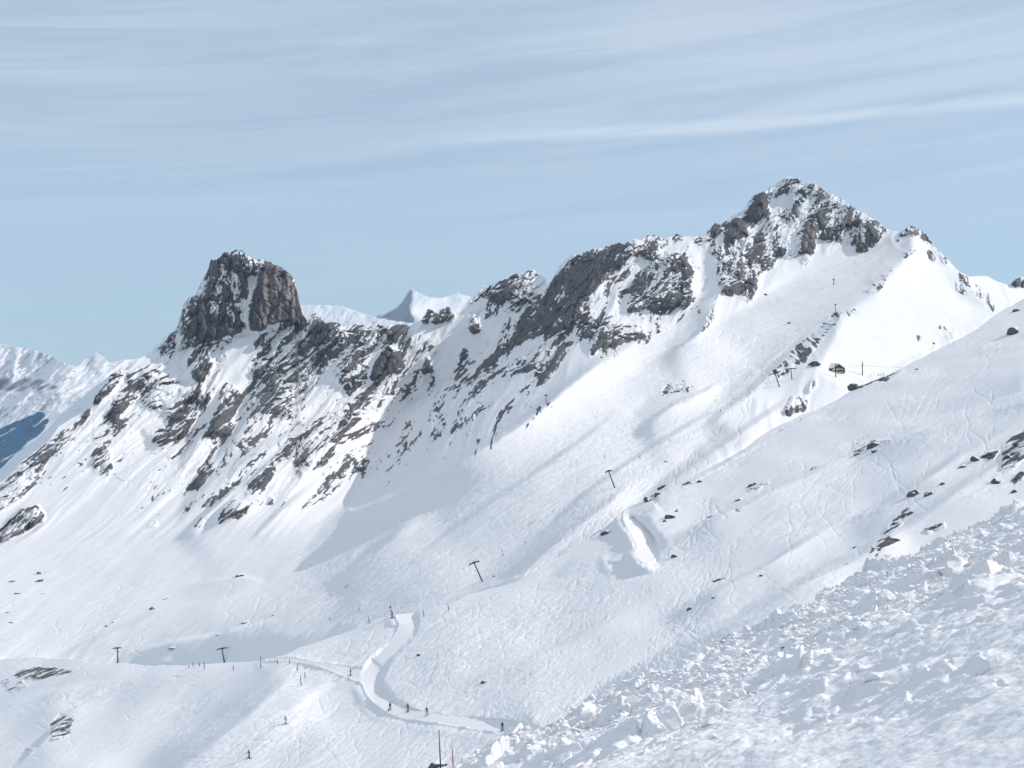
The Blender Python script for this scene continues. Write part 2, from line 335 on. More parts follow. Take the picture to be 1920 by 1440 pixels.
PAINT_M = [
 ([(-200,1080),(600,1060),(600,985),(777,920),(960,810),(1127,680),(1300,620),(1600,640),(2120,640),(2120,1640),(-200,1640)], .2, .24, 10),
 # snow faces under the tower, lit
 ([(60,880),(280,670),(560,640),(760,720),(700,850),(560,980),(250,1000),(60,1000)], .10, .75, 14),
 ([(-200,980),(250,990),(600,985),(600,1130),(200,1230),(-200,1230)], .20, .42, 25),
 ([(-200,1080),(300,1090),(600,1090),(760,1130),(700,1260),(-200,1300)], .14, .22, 22),
 ([(730,640),(860,600),(960,600),(900,660),(800,700),(760,715)], -.05, .7, 8),
 ([(880,560),(1030,520),(1000,570),(930,660),(890,660)], .05, .8, 5),
 # tower
 ([(283,662),(333,610),(345,570),(395,486),(452,469),(497,487),(505,520),(485,560),(468,625),(400,670)], .75, 1.5, 3),
 ([(505,490),(545,512),(557,545),(568,598),(530,605),(505,612),(485,622),(490,560),(497,520)], -.75, 1.9, 3),
 ([(472,540),(492,520),(490,560),(484,618),(470,618),(464,600)], 1.0, 1.6, 2),
 ([(460,600),(480,625),(470,680),(440,720),(410,725),(420,680),(445,640)], -.05, .85, 4),
 # shade sides of ribs
 ([(393,730),(415,733),(402,770),(392,800),(368,845),(330,872),(352,822),(380,780)], .85, .6, 4),
 ([(455,742),(480,712),(520,690),(500,725),(478,775),(445,830),(400,865),(420,820),(442,785)], .85, .6, 4),
 ([(430,862),(560,792),(632,752),(640,770),(560,812),(480,852),(430,892)], .8, .55, 5),
 ([(262,800),(300,832),(330,845),(280,845),(262,820)], .85, .6, 3),
 ([(325,985),(345,935),(400,870),(470,860),(400,905),(345,965)], .7, .5, 5),
 ([(380,1000),(400,960),(460,900),(540,850),(470,930),(405,990)], .7, .5, 5),
 ([(600,640),(690,620),(650,700),(580,760),(560,745)], .9, .8, 5),
 ([(600,760),(700,660),(755,620),(700,700),(690,760),(640,800)], .75, .8, 5),
 # crags between tower and cliff
 ([(515,625),(560,592),(640,607),(620,640),(560,700),(520,760),(480,770),(500,700)], .55, .95, 4),
 # big cliff, dark face
 ([(1037,527),(1070,477),(1127,470),(1160,457),(1195,455),(1167,497),(1135,515),(1110,560),(1080,600),(1050,633),(983,650),(907,702),(903,693),(960,633),(990,570),(1027,543)], 1.2, 1.35, 3),
 ([(1213,507),(1223,477),(1287,480),(1305,513),(1297,553),(1277,580),(1230,590),(1172,590),(1177,553)], .75, 1.5, 3),
 ([(1080,600),(1160,593),(1200,620),(1133,660),(1060,657),(1010,735),(970,720),(1043,637)], .9, 1.1, 4),
 ([(1135,520),(1170,495),(1180,540),(1160,590),(1100,592),(1110,560)], -.1, .9, 3),
 # basin in shade
 ([(760,717),(827,693),(893,660),(927,655),(983,650),(1060,660),(1193,647),(1127,676),(1080,716),(1027,753),(960,803),(900,843),(860,864),(777,912),(700,948),(600,979),(650,948),(687,897),(703,853),(727,817),(747,780),(763,745)], 1.6, .7, 3),
 # main piste face
 ([(600,985),(700,955),(777,922),(860,876),(960,814),(1027,764),(1127,684),(1193,651),(1320,620),(1400,570),(1560,470),(1680,450),(1670,520),(1570,590),(1440,720),(1300,860),(1180,960),(1000,1070),(880,1110),(760,1130),(640,1110),(560,1060)], .37, .24, 6),
 ([(1320,480),(1420,370),(1477,331),(1560,360),(1680,440),(1600,480),(1500,520),(1400,570),(1330,600)], .16, .95, 8),
 ([(1290,450),(1320,445),(1312,480),(1318,520),(1320,548),(1300,550),(1305,510)], -.3, .8, 2),
 ([(1318,470),(1340,490),(1345,550),(1320,600),(1270,640),(1200,650),(1290,590),(1315,552),(1318,520)], .85, .8, 3),
 ([(1150,645),(1250,615),(1310,600),(1290,640),(1230,660)], .5, .6, 4),
 # soft hollows of the piste face
 ([(700,955),(777,922),(860,876),(960,814),(1027,764),(1127,684),(1193,651),(1230,660),(1140,740),(1040,820),(960,880),(860,930),(760,975),(690,985)], .08, .26, 8),
 ([(1240,900),(1330,830),(1450,760),(1540,720),(1440,800),(1330,870),(1240,935),(1180,960)], .9, .25, 5),
 ([(1060,960),(1180,870),(1300,800),(1380,760),(1300,830),(1180,910),(1100,955)], .62, .25, 10),
 ([(1000,900),(1100,840),(1250,770),(1240,800),(1120,880),(1030,930)], .20, .25, 10),
 ([(1400,660),(1500,590),(1600,510),(1680,460),(1690,480),(1600,560),(1500,640),(1420,690)], .5, .25, 6),
 ([(1183,778),(1215,752),(1250,740),(1310,730),(1270,755),(1210,790)], 1.2, .3, 3),
 ([(1310,775),(1345,740),(1400,700),(1480,640),(1430,700),(1370,750)], 1., .3, 5),
 ([(1240,650),(1290,612),(1330,590),(1312,630),(1260,660)], 1.1, .5, 3),
 ([(1100,820),(1250,760),(1330,740),(1250,820),(1120,900),(1060,960),(1010,1000),(1060,900)], .40, .24, 20),
 ([(870,1112),(930,1062),(1000,1005),(1060,962),(1110,925),(1150,914),(1140,930),(1050,1005),(960,1085)], .95, .25, 8),
 ([(590,1090),(640,1040),(700,985),(770,955),(725,1000),(640,1075)], .5, .3, 7),
 ([(800,900),(1000,800),(1150,720),(1190,740),(1000,860),(850,930)], .22, .26, 14),
 ([(1200,945),(1232,908),(1300,848),(1350,802),(1420,750),(1445,760),(1400,835),(1300,893),(1230,926)], 1.1, .3, 5),
 ([(1340,790),(1450,740),(1540,720),(1580,750),(1500,785),(1420,820)], .42, .3, 6),
 ([(1280,660),(1400,620),(1480,600),(1400,670),(1310,730),(1250,730)], .20, .25, 12),
 # shoulder beside the hut: shaded flank and bright flank
 ([(1706,432),(1712,470),(1690,492),(1640,550),(1600,577),(1578,590),(1560,640),(1530,690),(1440,725),(1425,715),(1500,645),(1560,585),(1640,500),(1690,455)], 1.1, .6, 4),
 ([(1710,424),(1745,452),(1800,512),(1900,530),(1960,560),(1860,610),(1700,690),(1640,712),(1590,728),(1540,700),(1575,650),(1582,600),(1640,562),(1692,495),(1714,470)], -.32, .50, 4),
 ([(1500,705),(1545,695),(1660,700),(1640,712),(1590,728),(1560,716),(1520,708)], -.12, .10, 3),
 ([(1440,722),(1500,712),(1540,704),(1590,735),(1570,750),(1500,760),(1450,760)], .45, .45, 4),
 ([(1745,452),(1765,475),(1800,512),(1850,580),(1800,560),(1755,500)], .1, .9, 3),
]
A, B, Wt = paint(PAINT_M, A, B)
free, _, _ = strip_mask([(x, y-7, 12) for x, y in [(660,960),(700,950),(777,917),(860,869),(960,806),(1027,756),(1127,676),(1180,652)]])
Wt = (1-blur((free < 0).astype(float), 2))*(1-.9*sm(PY-interp_line(CREST_B, gx)[None], 20, 70))
q = relax(q, A, B, Wt, 320)
q = ribs_add(q, [
 ([(1180,975,0),(1225,935,3),(1300,899,5),(1380,856,5),(1450,812,3),(1500,790,0)], 60, 5),
 ([(850,1118,0),(900,1100,2),(970,1074,4),(1050,1003,4),(1140,938,3),(1175,905,0)], 90, 7),
 ([(610,1092,0),(650,1068,1.2),(700,1030,2),(745,992,2),(800,952,0)], 120, 9),
 ([(1190,805,0),(1215,790,2.5),(1262,758,3),(1315,733,2),(1350,715,0)], 70, 5),
 ([(1320,800,0),(1350,772,2.5),(1400,735,3),(1480,662,2.5),(1520,620,0)], 70, 8),
 ([(1150,990,0),(1240,910,2),(1340,840,2.5),(1440,772,2),(1500,735,0)], 50, 7),
 ([(1236,668,0),(1262,655,3),(1300,632,3),(1330,600,0)], 60, 4),
 ([(760,1060,0),(860,980,1.4),(980,900,1.6),(1080,830,1.2),(1160,770,0)], 120, 6),
 ([(1000,1010,0),(1090,930,1.8),(1200,850,2),(1300,790,1.5),(1360,760,0)], 90, 5),
 ([(100,1235,0),(180,1195,.8),(290,1148,1.1),(400,1122,.8),(490,1090,0)], 60, 6),([(380,1215,0),(430,1180,1),(520,1160,1),(600,1120,0)], 60, 6),([(240,1225,0),(330,1200,.8),(420,1185,.5),(470,1170,0)], 40, 5),([(330,1110,0),(390,1088,.8),(450,1078,.8),(500,1090,0)], 40, 5),
 ([(330,1010,0),(360,985,2),(420,930,2.5),(470,890,0)], 60, 5),([(470,1010,0),(520,960,1.5),(590,900,0)], 60, 6),
])
ROCK_M = [
 ([(333,612),(345,570),(372,540),(391,500),(395,486),(422,470),(452,466),(485,486),(520,495),(547,512),(560,545),(572,600),(550,603),(530,600),(505,610),(490,622),(472,620),(462,600),(430,625),(400,640),(395,655),(380,650),(350,610)],.9),
 ([(500,488),(545,512),(560,545),(572,600),(550,603),(530,600),(505,610),(490,620),(470,618),(466,575),(480,530),(498,505)],1.3),
 ([(462,518),(488,516),(478,540),(470,560),(465,600),(470,622),(458,622),(455,600),(461,570),(466,545)],-1.1),
 ([(425,500),(450,515),(455,540),(462,560),(455,590),(440,590),(435,560),(430,535)],-.4),
 ([(283,660),(300,640),(333,612),(350,605),(375,620),(385,650),(365,660),(340,655),(310,668)],.62),
 ([(372,600),(400,590),(430,600),(462,608),(455,625),(430,628),(400,640),(395,655),(380,650)],1.1),
 ([(345,665),(375,650),(395,665),(400,690),(390,712),(372,720),(355,700)],.78),
 ([(410,650),(425,655),(425,675),(412,672)],.65),
 ([(200,710),(215,695),(232,695),(225,715),(205,740),(180,762),(174,755)],.95),([(205,760),(235,745),(245,735),(240,765),(215,795),(200,785)],.8),([(235,700),(260,690),(255,720),(240,740)],.45),
 ([(265,700),(290,695),(330,715),(360,735),(370,730),(395,740),(398,752),(380,765),(350,760),(320,775),(300,772),(262,760),(262,730)],.68),
 ([(310,775),(345,765),(375,770),(360,800),(345,825),(300,835),(282,832),(290,810),(315,800)],.75),
 ([(355,728),(375,725),(398,742),(395,755),(375,758),(360,745)],1),
 ([(410,735),(425,720),(450,735),(455,745),(440,780),(432,815),(400,820),(380,822),(395,790),(405,765)],.78),
 ([(455,700),(480,680),(495,660),(500,640),(520,625),(530,600),(560,590),(590,590),(640,605),(700,605),(760,610),(730,640),(700,660),(690,680),(640,700),(620,690),(600,720),(570,760),(540,780),(510,775),(465,775),(475,750),(500,720),(480,705)],.62),
 ([(560,592),(590,588),(615,605),(640,607),(640,650),(615,645),(590,615),(565,625)],.9),([(640,625),(700,607),(720,612),(715,630),(680,640),(650,650)],.5),
 ([(700,610),(770,608),(760,625),(735,645),(728,630)],.95),
 ([(530,740),(560,735),(580,745),(555,790),(525,790)],.5),
 ([(167,857),(200,833),(208,853),(213,883),(193,893),(167,877)],.58),
 ([(95,830),(140,815),(150,850),(110,860),(90,850)],.4),([(10,905),(40,870),(95,830),(100,850),(70,900),(40,940),(0,960),(-120,1010),(-60,945)],.5),
 ([(347,920),(367,883),(397,860),(403,873),(387,897),(373,920)],.66),
 ([(460,913),(473,887),(513,867),(520,880),(500,900),(473,920)],.75),
 ([(533,840),(567,817),(617,787),(640,763),(670,800),(667,813),(637,827),(627,857),(593,887),(560,883),(533,863)],.62),
 ([(657,863),(683,870),(693,877),(683,893),(667,890)],.58),([(677,800),(703,820),(687,820)],.5),
 ([(640,763),(700,720),(750,715),(745,745),(700,770),(680,790),(650,790)],.5),
 ([(620,700),(690,680),(690,715),(650,745),(640,720)],.75),
 ([(693,713),(703,680),(727,653),(757,667),(747,693),(720,707),(700,717)],1.2),
 ([(757,700),(767,713),(753,713)],.8),([(790,700),(793,678),(800,670),(811,687),(815,698),(807,702)],1.2),
 ([(800,583),(847,575),(853,593),(840,602),(817,610),(790,610),(787,600)],.95),
 ([(740,640),(793,627),(817,637),(817,657),(793,667),(760,663)],.46),
 ([(860,673),(870,657),(883,667),(867,680)],.95),([(847,690),(870,693),(893,707),(880,720),(850,713)],.55),([(803,703),(820,710),(810,737),(800,730)],.5),
 ([(873,573),(910,540),(943,528),(993,505),(1027,533),(1003,550),(973,590),(953,587),(960,560),(933,570),(910,557),(887,570)],.7),
 ([(880,593),(893,583),(900,620),(887,627),(877,613)],.9),
 ([(1037,524),(1070,474),(1127,470),(1160,455),(1200,455),(1167,497),(1140,507),(1123,540),(1093,567),(1080,600),(1050,633),(1020,627),(983,640),(943,667),(907,700),(903,693),(920,670),(960,633),(970,607),(990,570),(1027,543)],1.0),
 ([(1080,620),(1083,593),(1107,587),(1160,593),(1170,627),(1127,637),(1100,630),(1080,637)],.8),
 ([(937,693),(993,660),(1043,637),(1060,657),(1053,680),(1023,723),(1010,733),(1003,700),(977,693),(940,717)],.62),
 ([(840,813),(847,793),(893,773),(933,740),(927,760),(893,787),(860,803),(847,823)],.66),([(837,740),(893,723),(920,727),(873,753)],.42),([(763,797),(780,790),(800,810)],.4),([(930,810),(953,780),(943,803)],.55),
 ([(1103,670),(1113,637),(1123,653),(1107,673)],1),
 ([(1100,471),(1150,456),(1217,440),(1233,441),(1257,460),(1243,467),(1210,493),(1193,477),(1167,490),(1133,513),(1100,533)],.82),
 ([(1255,447),(1268,438),(1282,447),(1267,455)],1),
 ([(1213,507),(1223,477),(1263,477),(1287,480),(1303,513),(1297,553),(1290,577),(1260,577),(1230,587),(1217,580),(1177,593),(1172,583),(1177,553),(1193,517)],.88),
 ([(1140,520),(1167,500),(1180,533),(1167,563),(1157,553)],.42),
 ([(1100,590),(1150,593),(1170,613),(1207,613),(1210,633),(1177,640),(1133,660),(1100,633)],.72),([(1230,612),(1247,610),(1257,617),(1233,627)],.5),
 ([(1323,437),(1333,423),(1353,420),(1383,397),(1410,370),(1447,350),(1477,335),(1533,343),(1567,363),(1633,400),(1667,433),(1650,453),(1633,470),(1600,463),(1567,457),(1533,450),(1530,467),(1513,500),(1503,513),(1503,487),(1483,487),(1460,480),(1453,500),(1423,517),(1420,553),(1407,567),(1387,557),(1360,553),(1343,533),(1340,487),(1313,467),(1297,453)],.56),
 ([(1447,370),(1490,365),(1480,392),(1435,398)],-.4),([(1390,415),(1430,410),(1440,440),(1400,440)],-.25),
 ([(1505,460),(1507,427),(1513,417),(1527,433),(1527,447),(1510,470)],1.2),([(1600,417),(1633,413),(1640,427),(1593,423)],.95),([(1510,410),(1550,410),(1600,420),(1590,430),(1530,425)],.75),
 ([(1623,450),(1633,430),(1650,437),(1647,453)],1),([(1543,450),(1550,430),(1560,433),(1557,450)],1),([(1600,465),(1625,460),(1635,472),(1610,478)],.8),
 ([(1407,378),(1425,362),(1440,373),(1420,385)],1.1),([(1383,402),(1410,380),(1440,390),(1445,400),(1410,405)],1),([(1353,422),(1385,405),(1400,425),(1395,445),(1370,450),(1360,440)],1),([(1445,425),(1460,420),(1463,430),(1448,435)],1.1),
 ([(1323,437),(1333,422),(1350,425),(1350,437)],1.1),
 ([(1343,487),(1393,480),(1400,507),(1383,533),(1357,553),(1343,527)],.8),
 ([(1313,620),(1333,583),(1347,573),(1333,610),(1320,623)],.7),([(1233,747),(1247,727),(1283,717),(1297,733),(1260,740)],.6),
 ([(1433,717),(1467,683),(1500,647),(1550,607),(1567,587),(1580,590),(1560,617),(1533,647),(1517,667),(1483,703),(1440,720)],.56),
 ([(1587,583),(1617,587),(1593,595)],.65),([(1450,780),(1460,767),(1477,747),(1517,747),(1513,767),(1483,780)],.66),([(1510,733),(1530,710),(1533,723),(1517,737)],.66),
 ([(1676,457),(1692,435),(1709,422),(1725,435),(1722,443),(1700,441)],.85),([(1725,443),(1733,432),(1747,449),(1763,478),(1779,495),(1774,497),(1749,465),(1736,451)],1),
 ([(1736,476),(1749,476),(1757,497),(1747,495),(1736,484)],.7),([(1787,535),(1801,535),(1817,560),(1798,552)],.66),([(1720,549),(1744,568),(1720,573)],.42),
 ([(1757,609),(1790,617),(1793,636),(1766,633)],.48),([(1706,638),(1733,632),(1725,641),(1711,642)],.75),([(1663,625),(1682,609),(1673,625)],.45),([(1730,649),(1763,644),(1752,655)],.6),
 ([(1806,519),(1844,541),(1877,576),(1860,584),(1822,552),(1785,514)],.42),([(1893,536),(1896,527),(1906,518),(1932,520),(1932,540)],1.1),
 ([(1692,479),(1719,462),(1722,466),(1700,485)],.5),([(1600,570),(1640,530),(1690,480),(1700,470),(1680,500),(1640,560)],.36),
 ([(0,997),(39,958),(70,950),(86,973),(39,1004),(0,1020),(-60,1050),(-60,1010)],.75),
 ([(404,985),(412,958),(439,938),(466,946),(463,966),(428,973)],.7),([(393,950),(428,915),(432,923),(400,946)],.55),([(451,930),(505,888),(521,884),(505,907),(459,930)],.75),([(500,942),(508,932),(516,940),(508,948)],.85),
 ([(272,993),(288,977),(299,989)],.5),([(550,898),(555,882),(575,898)],.85),([(150,775),(172,767),(170,780),(155,785)],.7),
 ([(985,803),(992,795),(996,800),(990,808)],.7),
]
RF = field(ROCK_M, 2.6); RF = np.maximum(RF, .37*blur(poly_mask([(60,880),(200,700),(340,600),(560,590),(760,600),(1000,520),(1200,440),(1320,470),(1300,590),(1100,670),(950,800),(760,900),(560,960),(300,960)]), 25)*(1-field([([(455,600),(480,625),(470,680),(440,720),(405,725),(420,680),(445,640)],1),([(820,610),(960,590),(900,650),(830,690)],1),([(460,518),(490,516),(466,600),(455,600)],1)],4)))
RFB = blur(RF, 7)
TINT = field([([(505,492),(545,512),(557,545),(566,592),(530,600),(500,610),(490,600),(495,540)],1),([(1505,460),(1507,427),(1513,417),(1527,433),(1527,447),(1510,470)],.9),([(1700,440),(1712,422),(1780,495),(1757,497)],.5)], 2)  # sunlit look of the tower's right face painted in; slab and shoulder browner
SMOOTH = field([([(600,985),(777,920),(860,872),(960,810),(1027,760),(1127,680),(1193,647),(1320,620),(1560,470),(1680,450),(1570,590),(1440,720),(1300,860),(1000,1070),(740,1150),(520,1190),(560,1060)],1),([(-200,1010),(600,1000),(520,1240),(-200,1240)],.6),([(1590,590),(1720,470),(1900,560),(1640,712),(1540,700)],1)], 8)
TRK = np.zeros((NY, NX))
def tracks(n, region, pl, depthf, seed, amp=1., wig=1., lenr=(8, 60)):
    """grooves left by skis, drawn down the slope in plan and dropped onto the surface"""
    a, b, h = pl; r = np.random.default_rng(seed); m = poly_mask(region); jj, ii = np.nonzero(m > 0)
    fall = -np.array([a, b])/math.hypot(a, b)
    for k in range(n):
        s = r.integers(len(jj)); px, py = gx[ii[s]], gy[jj[s]]; u = (px-960)/F; v = (720-py)/F
        e = a*u+b-v
        if e < .05: continue
        D = h/e; p = np.array([u*D, D]); L = r.uniform(*lenr); ns = int(L/.25); t = np.linspace(0, L, ns)
        th = r.normal(0, .55); c, s_ = math.cos(th), math.sin(th); d = np.array([fall[0]*c-fall[1]*s_, fall[0]*s_+fall[1]*c]); nrm = np.array([-d[1], d[0]])
        am = r.uniform(.2, 2.6)*wig; wl = r.uniform(9, 28); ph = r.uniform(0, 6.28)
        w = am*np.sin(t*6.283/wl+ph)+r.normal(0, .02)*t
        x = p[0]+d[0]*t+nrm[0]*w; y = p[1]+d[1]*t+nrm[1]*w; z = a*x+b*y-h
        qx = (960+F*x/y-X0)/G; qy = (720-F*z/y-Y0)/G; ok = (qx > 1) & (qx < NX-3) & (qy > 1) & (qy < NY-3) & (y > 5)
        qx, qy = qx[ok], qy[ok]; i0 = qx.astype(int); j0 = qy.astype(int); fx = qx-i0; fy = qy-j0
        g = r.uniform(.3, 1.)*amp
        for dj, di, w_ in ((0, 0, (1-fx)*(1-fy)), (0, 1, fx*(1-fy)), (1, 0, (1-fx)*fy), (1, 1, fx*fy)):
            np.add.at(depthf, (j0+dj, i0+di), w_*g)
    return depthf
tracks(2600, [(560,1060),(777,930),(960,820),(1127,700),(1350,620),(1480,640),(1440,720),(1300,860),(1000,1070),(740,1150)], (.32,.2,125), TRK, 11, 1, .55, (6, 45))
tracks(90, [(0,1100),(600,1060),(700,1150),(500,1235),(0,1235)], (.25,.3,190), TRK, 12, 1, 1, (10, 60))
TRK = np.minimum(TRK, 3)
TOWER = poly_mask([(320,660),(333,612),(345,570),(372,540),(391,480),(452,460),(520,480),(560,520),(575,600),(500,625),(400,640)])
TOWER = blur(TOWER, 4)
def relief_main(px, py, x, y, z):
    f = np.maximum(cubic(RF, px, py), cubic(RF, px, py+5)); s = cubic(SMOOTH, px, py)
    # warp and slanted coordinates running with the fall of the ribs
    wx = fbm(x/60, z/60, 3.1, 3)*14; wz = fbm(x/60, z/60, 8.7, 3)*14
    c, s_ = math.cos(R(52)), math.sin(R(52)); k = y/1150
    def slant(a): 
        ca, sa = math.cos(R(a)), math.sin(R(a)); return (x+wx)*sa-(z+wz)*ca*1.0, (x+wx)*ca+(z+wz)*sa
    p, l = slant(57); tw = cubic(TOWER, px, py) > .5
    p0, l0 = p, l; p = np.where(tw, x*1.35+wx*.6+z*.22, p); l = np.where(tw, z*1.9+wz*.8, l)
    ribs = ridged(p/26, l/150, 1.7, 3)*8+fbm(p/9, l/45, 5., 3)*1.6
    fb = cubic(RFB, px, py)
    h = ribs*(1-sm(s, .1, .9))*(.5+.5*sm(f, .05, .5))+13*sm(fb, .3, 1.)
    ww = 2.2*fbm(x/9, z/9, 2.2, 3)
    f1, e1, r1 = facets((p+ww)/8.5, (l+ww)/24, 1); f2, e2, r2 = facets((p+ww)/3.6, (l-ww)/8., 2)
    fr = sm(f, .2, .75)
    rel = (f1-.45)*6.+(f2-.45)*2.8-1.6*(1-sm(e1, 0, .25))-.6*(1-sm(e2, 0, .25))+fbm(x/3., z/3., 1., 3)*1.1
    h = h+rel*fr
    n1 = fbm((p)/9, l/32, 4.4, 4, .62); n2 = fbm(p0/1.9, l0/3.4, 6.1, 3, .65)
    # ledges facing the sky hold snow
    dh = np.gradient(h, axis=0)/(np.gradient(py, axis=0)*y/F); led = np.clip(dh, -1.2, 2.2)
    ff = np.minimum(f, 1.3)
    rk = (ff-.5)*1.35+1.35*n1*(1.15-.38*sm(f, .85, 1.2))+.85*n2+.30*(r1-.5)+.34*(r2-.5)-.24*(led-.2)*(1.1-.5*sm(f, .8, 1.1))-.5*(f < .04)
    rk = .5+rk*1.1
    # snow: drifts, wind texture, ski tracks
    d, g_ = (.84*x+.54*y), (-.54*x+.84*y)
    hz = (fbm(x/60, y/60, 0., 3)*1.8+fbm(d/70, g_/6, 2., 4, .6)*.8+fbm(d/7, g_/3., 3., 3)*.22+fbm(x/2.4, y/2.4, 3., 3, .65)*.17*sm(s, .3, 1)*(.35+.65*sm(fbm(x/50, y/50, 4., 3), -.2, .3))+ridged(d/14, g_/3.5, 6., 3)*.22*s)*(1-fr)*(.35+.65*s)
    hz = hz-bilin(TRK, px, py)*.11*(1-fr)
    sn = 1-sm(rk, .4, .6); h = h+sn*fr*.8
    return h, hz, np.clip(rk-.25, -1, 1.2), np.clip(cubic(TINT, px, py)*(.55+1.2*fbm(x/8, z/14, 9., 4)), 0, 1)
def jag_main(xs):
    f = cubic(RF, xs, interp_line(CREST_M, xs)+6); return fbm(xs/7, xs*0, 3.3, 4, .65)*8*sm(f, .15, .6)+fbm(xs/30, xs*0, 1.3, 2)*1.5
bot = [(x, y+85) for x, y in CREST_B]
LM = layer('mountain', -190, 2110, 1.5, CREST_M, bot, q, relief_main, M['mountain'], back=.02, nback=8, jag=jag_main)

# ------------------------------------------------------------------ near slope with the two groomed runs
PLB = (.30, .15, 108.)
eB = PLB[0]*U+PLB[1]-V
qB = -np.log(np.maximum(eB, .03)/PLB[2])
RUN1 = [(1224,940,14),(1198,951,18),(1176,963,20),(1178,976,20),(1195,993,26),(1207,1010,32),(1213,1026,38),(1213,1036,40)]
RUN2 = [(758,1140,42),(762,1156,38),(766,1170,34),(757,1190,30),(737,1215,27),(716,1238,30),(700,1258,36),(695,1280,36),(705,1302,32),(725,1323,26),(752,1336,22),(790,1342,20),(840,1350,20),(895,1358,23),(940,1368,25),(985,1380,24),(1040,1396,22)]
RUN3 = [(500,1236,9),(540,1235,9),(580,1241,10),(615,1249,14),(650,1260,22),(690,1270,30)]
PB = [
 ([(1300,930),(1500,820),(1700,730),(1950,600),(2100,600),(2100,900),(1700,1000),(1400,1150),(1280,1080)], .37, .15, 30),
 ([(505,1255),(420,1315),(300,1395),(200,1460),(300,1460),(390,1392),(460,1337),(530,1268)], .85, .2, 9),
 ([(-200,1240),(300,1250),(480,1250),(420,1310),(280,1400),(200,1500),(-200,1500)], .16, .28, 18),
 ([(580,1285),(690,1268),(700,1300),(650,1325),(570,1375),(500,1440),(440,1440),(500,1370),(560,1320)], .12, .25, 8),
 ([(524,1231),(600,1199),(690,1166),(740,1152),(745,1160),(730,1205),(690,1250),(610,1240)], .34, .22, 5),
 ([(1015,1068),(1150,974),(1160,974),(1186,995),(1195,1030),(1150,1043),(1100,1060),(1050,1085)], .8, .28, 6),
 ([(1186,968),(1214,956),(1230,985),(1252,1015),(1254,1040),(1242,1043),(1237,1020),(1217,1000),(1197,976)], .95, .4, 3),
 ([(1920,815),(1800,870),(1650,965),(1560,1040),(1440,1110),(1320,1195),(1200,1275),(1130,1312),(1150,1320),(1290,1255),(1420,1185),(1570,1110),(1640,1075),(1690,1040),(1640,1010),(1760,930),(1920,860)], .95, .18, 12),
 ([(1640,730),(1800,660),(1900,600),(2050,560),(2080,640),(1920,720),(1760,780),(1560,830),(1480,850)], .38, .2, 10),
 ([(1920,690),(1800,735),(1700,780),(1590,840),(1600,850),(1720,800),(1830,765),(1920,745)], .9, .2, 8),
 ([(1920,560),(2000,560),(1960,640),(1850,650),(1700,700),(1620,760),(1600,740),(1700,690),(1830,625)], .40, .3, 8),
 ([(2100,640),(2100,800),(1900,870),(1750,960),(1700,1010),(1690,1040),(1740,1035),(1920,950),(2100,900)], .52, .35, 6),
 ([(1200,940),(1330,880),(1450,810),(1480,830),(1400,900),(1280,990),(1240,990)], .20, .22, 10),
 ([(1380,880),(1560,800),(1600,850),(1450,930),(1330,1020),(1280,1040)], .36, .16, 14),
 ([(708,1272),(714,1296),(738,1322),(762,1332),(780,1338),(800,1334),(772,1318),(747,1304),(722,1280)], .9, .4, 2.5),
 ([(930,1352),(960,1350),(1000,1350),(1002,1366),(975,1368)], .8, .4, 2.5),
 ([(620,1266),(600,1285),(560,1320),(545,1332),(552,1336),(580,1320),(622,1290),(640,1270)], -.25, .3, 2.5),
 ([(960,1120),(1150,1050),(1260,1060),(1250,1250),(1120,1300),(900,1320)], .30, .2, 30),
]
A, B, Wt = paint(PB, np.zeros((NY, NX))+PLB[0], np.zeros((NY, NX))+PLB[1])
A = A+.05*fbm(PX/90, PY/60, 3.3, 3); Wt = np.maximum(Wt, .6)
qB = relax(qB, A, B, Wt, 120)
qB = ribs_add(qB, [
 ([(1900,800,0),(1800,850,2.5),(1740,893,3.5),(1650,945,2.5),(1590,975,0)], 60, 5),
 ([(2100,760,2),(1950,815,2),(1860,868,2),(1760,940,2),(1690,985,2),(1610,1040,5),(1530,1080,8),(1400,1148,8),(1290,1203,6),(1180,1260,3),(1110,1300,0)], 110, 9),
 ([(2100,650,2),(1950,735,4.5),(1830,768,4.5),(1720,803,4),(1590,855,0)], 60, 9),
 ([(560,1250,0),(530,1270,1.6),(460,1337,2.4),(385,1394,2.4),(290,1462,2),(200,1530,1)], 90, 11),
 ([(1260,1010,0),(1330,975,3),(1450,915,3.5),(1600,850,0)], 60, 6),
 ([(1240,1150,0),(1330,1110,3),(1450,1050,3.2),(1560,985,0)], 60, 6),
 ([(880,1270,0),(1000,1225,1.),(1130,1160,1.),(1230,1110,0)], 70, 9),
 ([(0,1330,0),(90,1300,1.2),(200,1275,0)], 40, 5),([(20,1440,0),(80,1385,1.6),(150,1320,0)], 50, 5),
])
def cut_run(q, P, a, b, rim, edge=0.):
    d, cx, cy = strip_mask(P, edge); qc = cubic(q, cx, cy); uc = (cx-960)/F; vc = (720-cy)/F
    ec = np.maximum(a*uc+b-vc, .05); e = np.maximum(a*U+b-V, .03)
    qr = qc-np.log(e/ec); side = sm((PX-cx)*.5-(PY-cy)*.87, -6, 6); rim = rim*side+26*(1-side); w = 1-sm(d, -.5, rim); return np.where(w > 0, q*(1-w)+qr*w, q), 1-sm(d, -1.5, 1.5)
runm = np.zeros((NY, NX))
for P, a, b, rim, edge in ((RUN3, .24, .15, 8, .6), ([(1213,1036,26),(1178,1044,12),(1146,1051,4)], .05, .15, 6, 0.), (RUN2, .07, .08, 4, .75), (RUN1, -.10, .08, 4, .3)):
    qB, m = cut_run(qB, P, a, b, rim, edge); runm = np.maximum(runm, m)
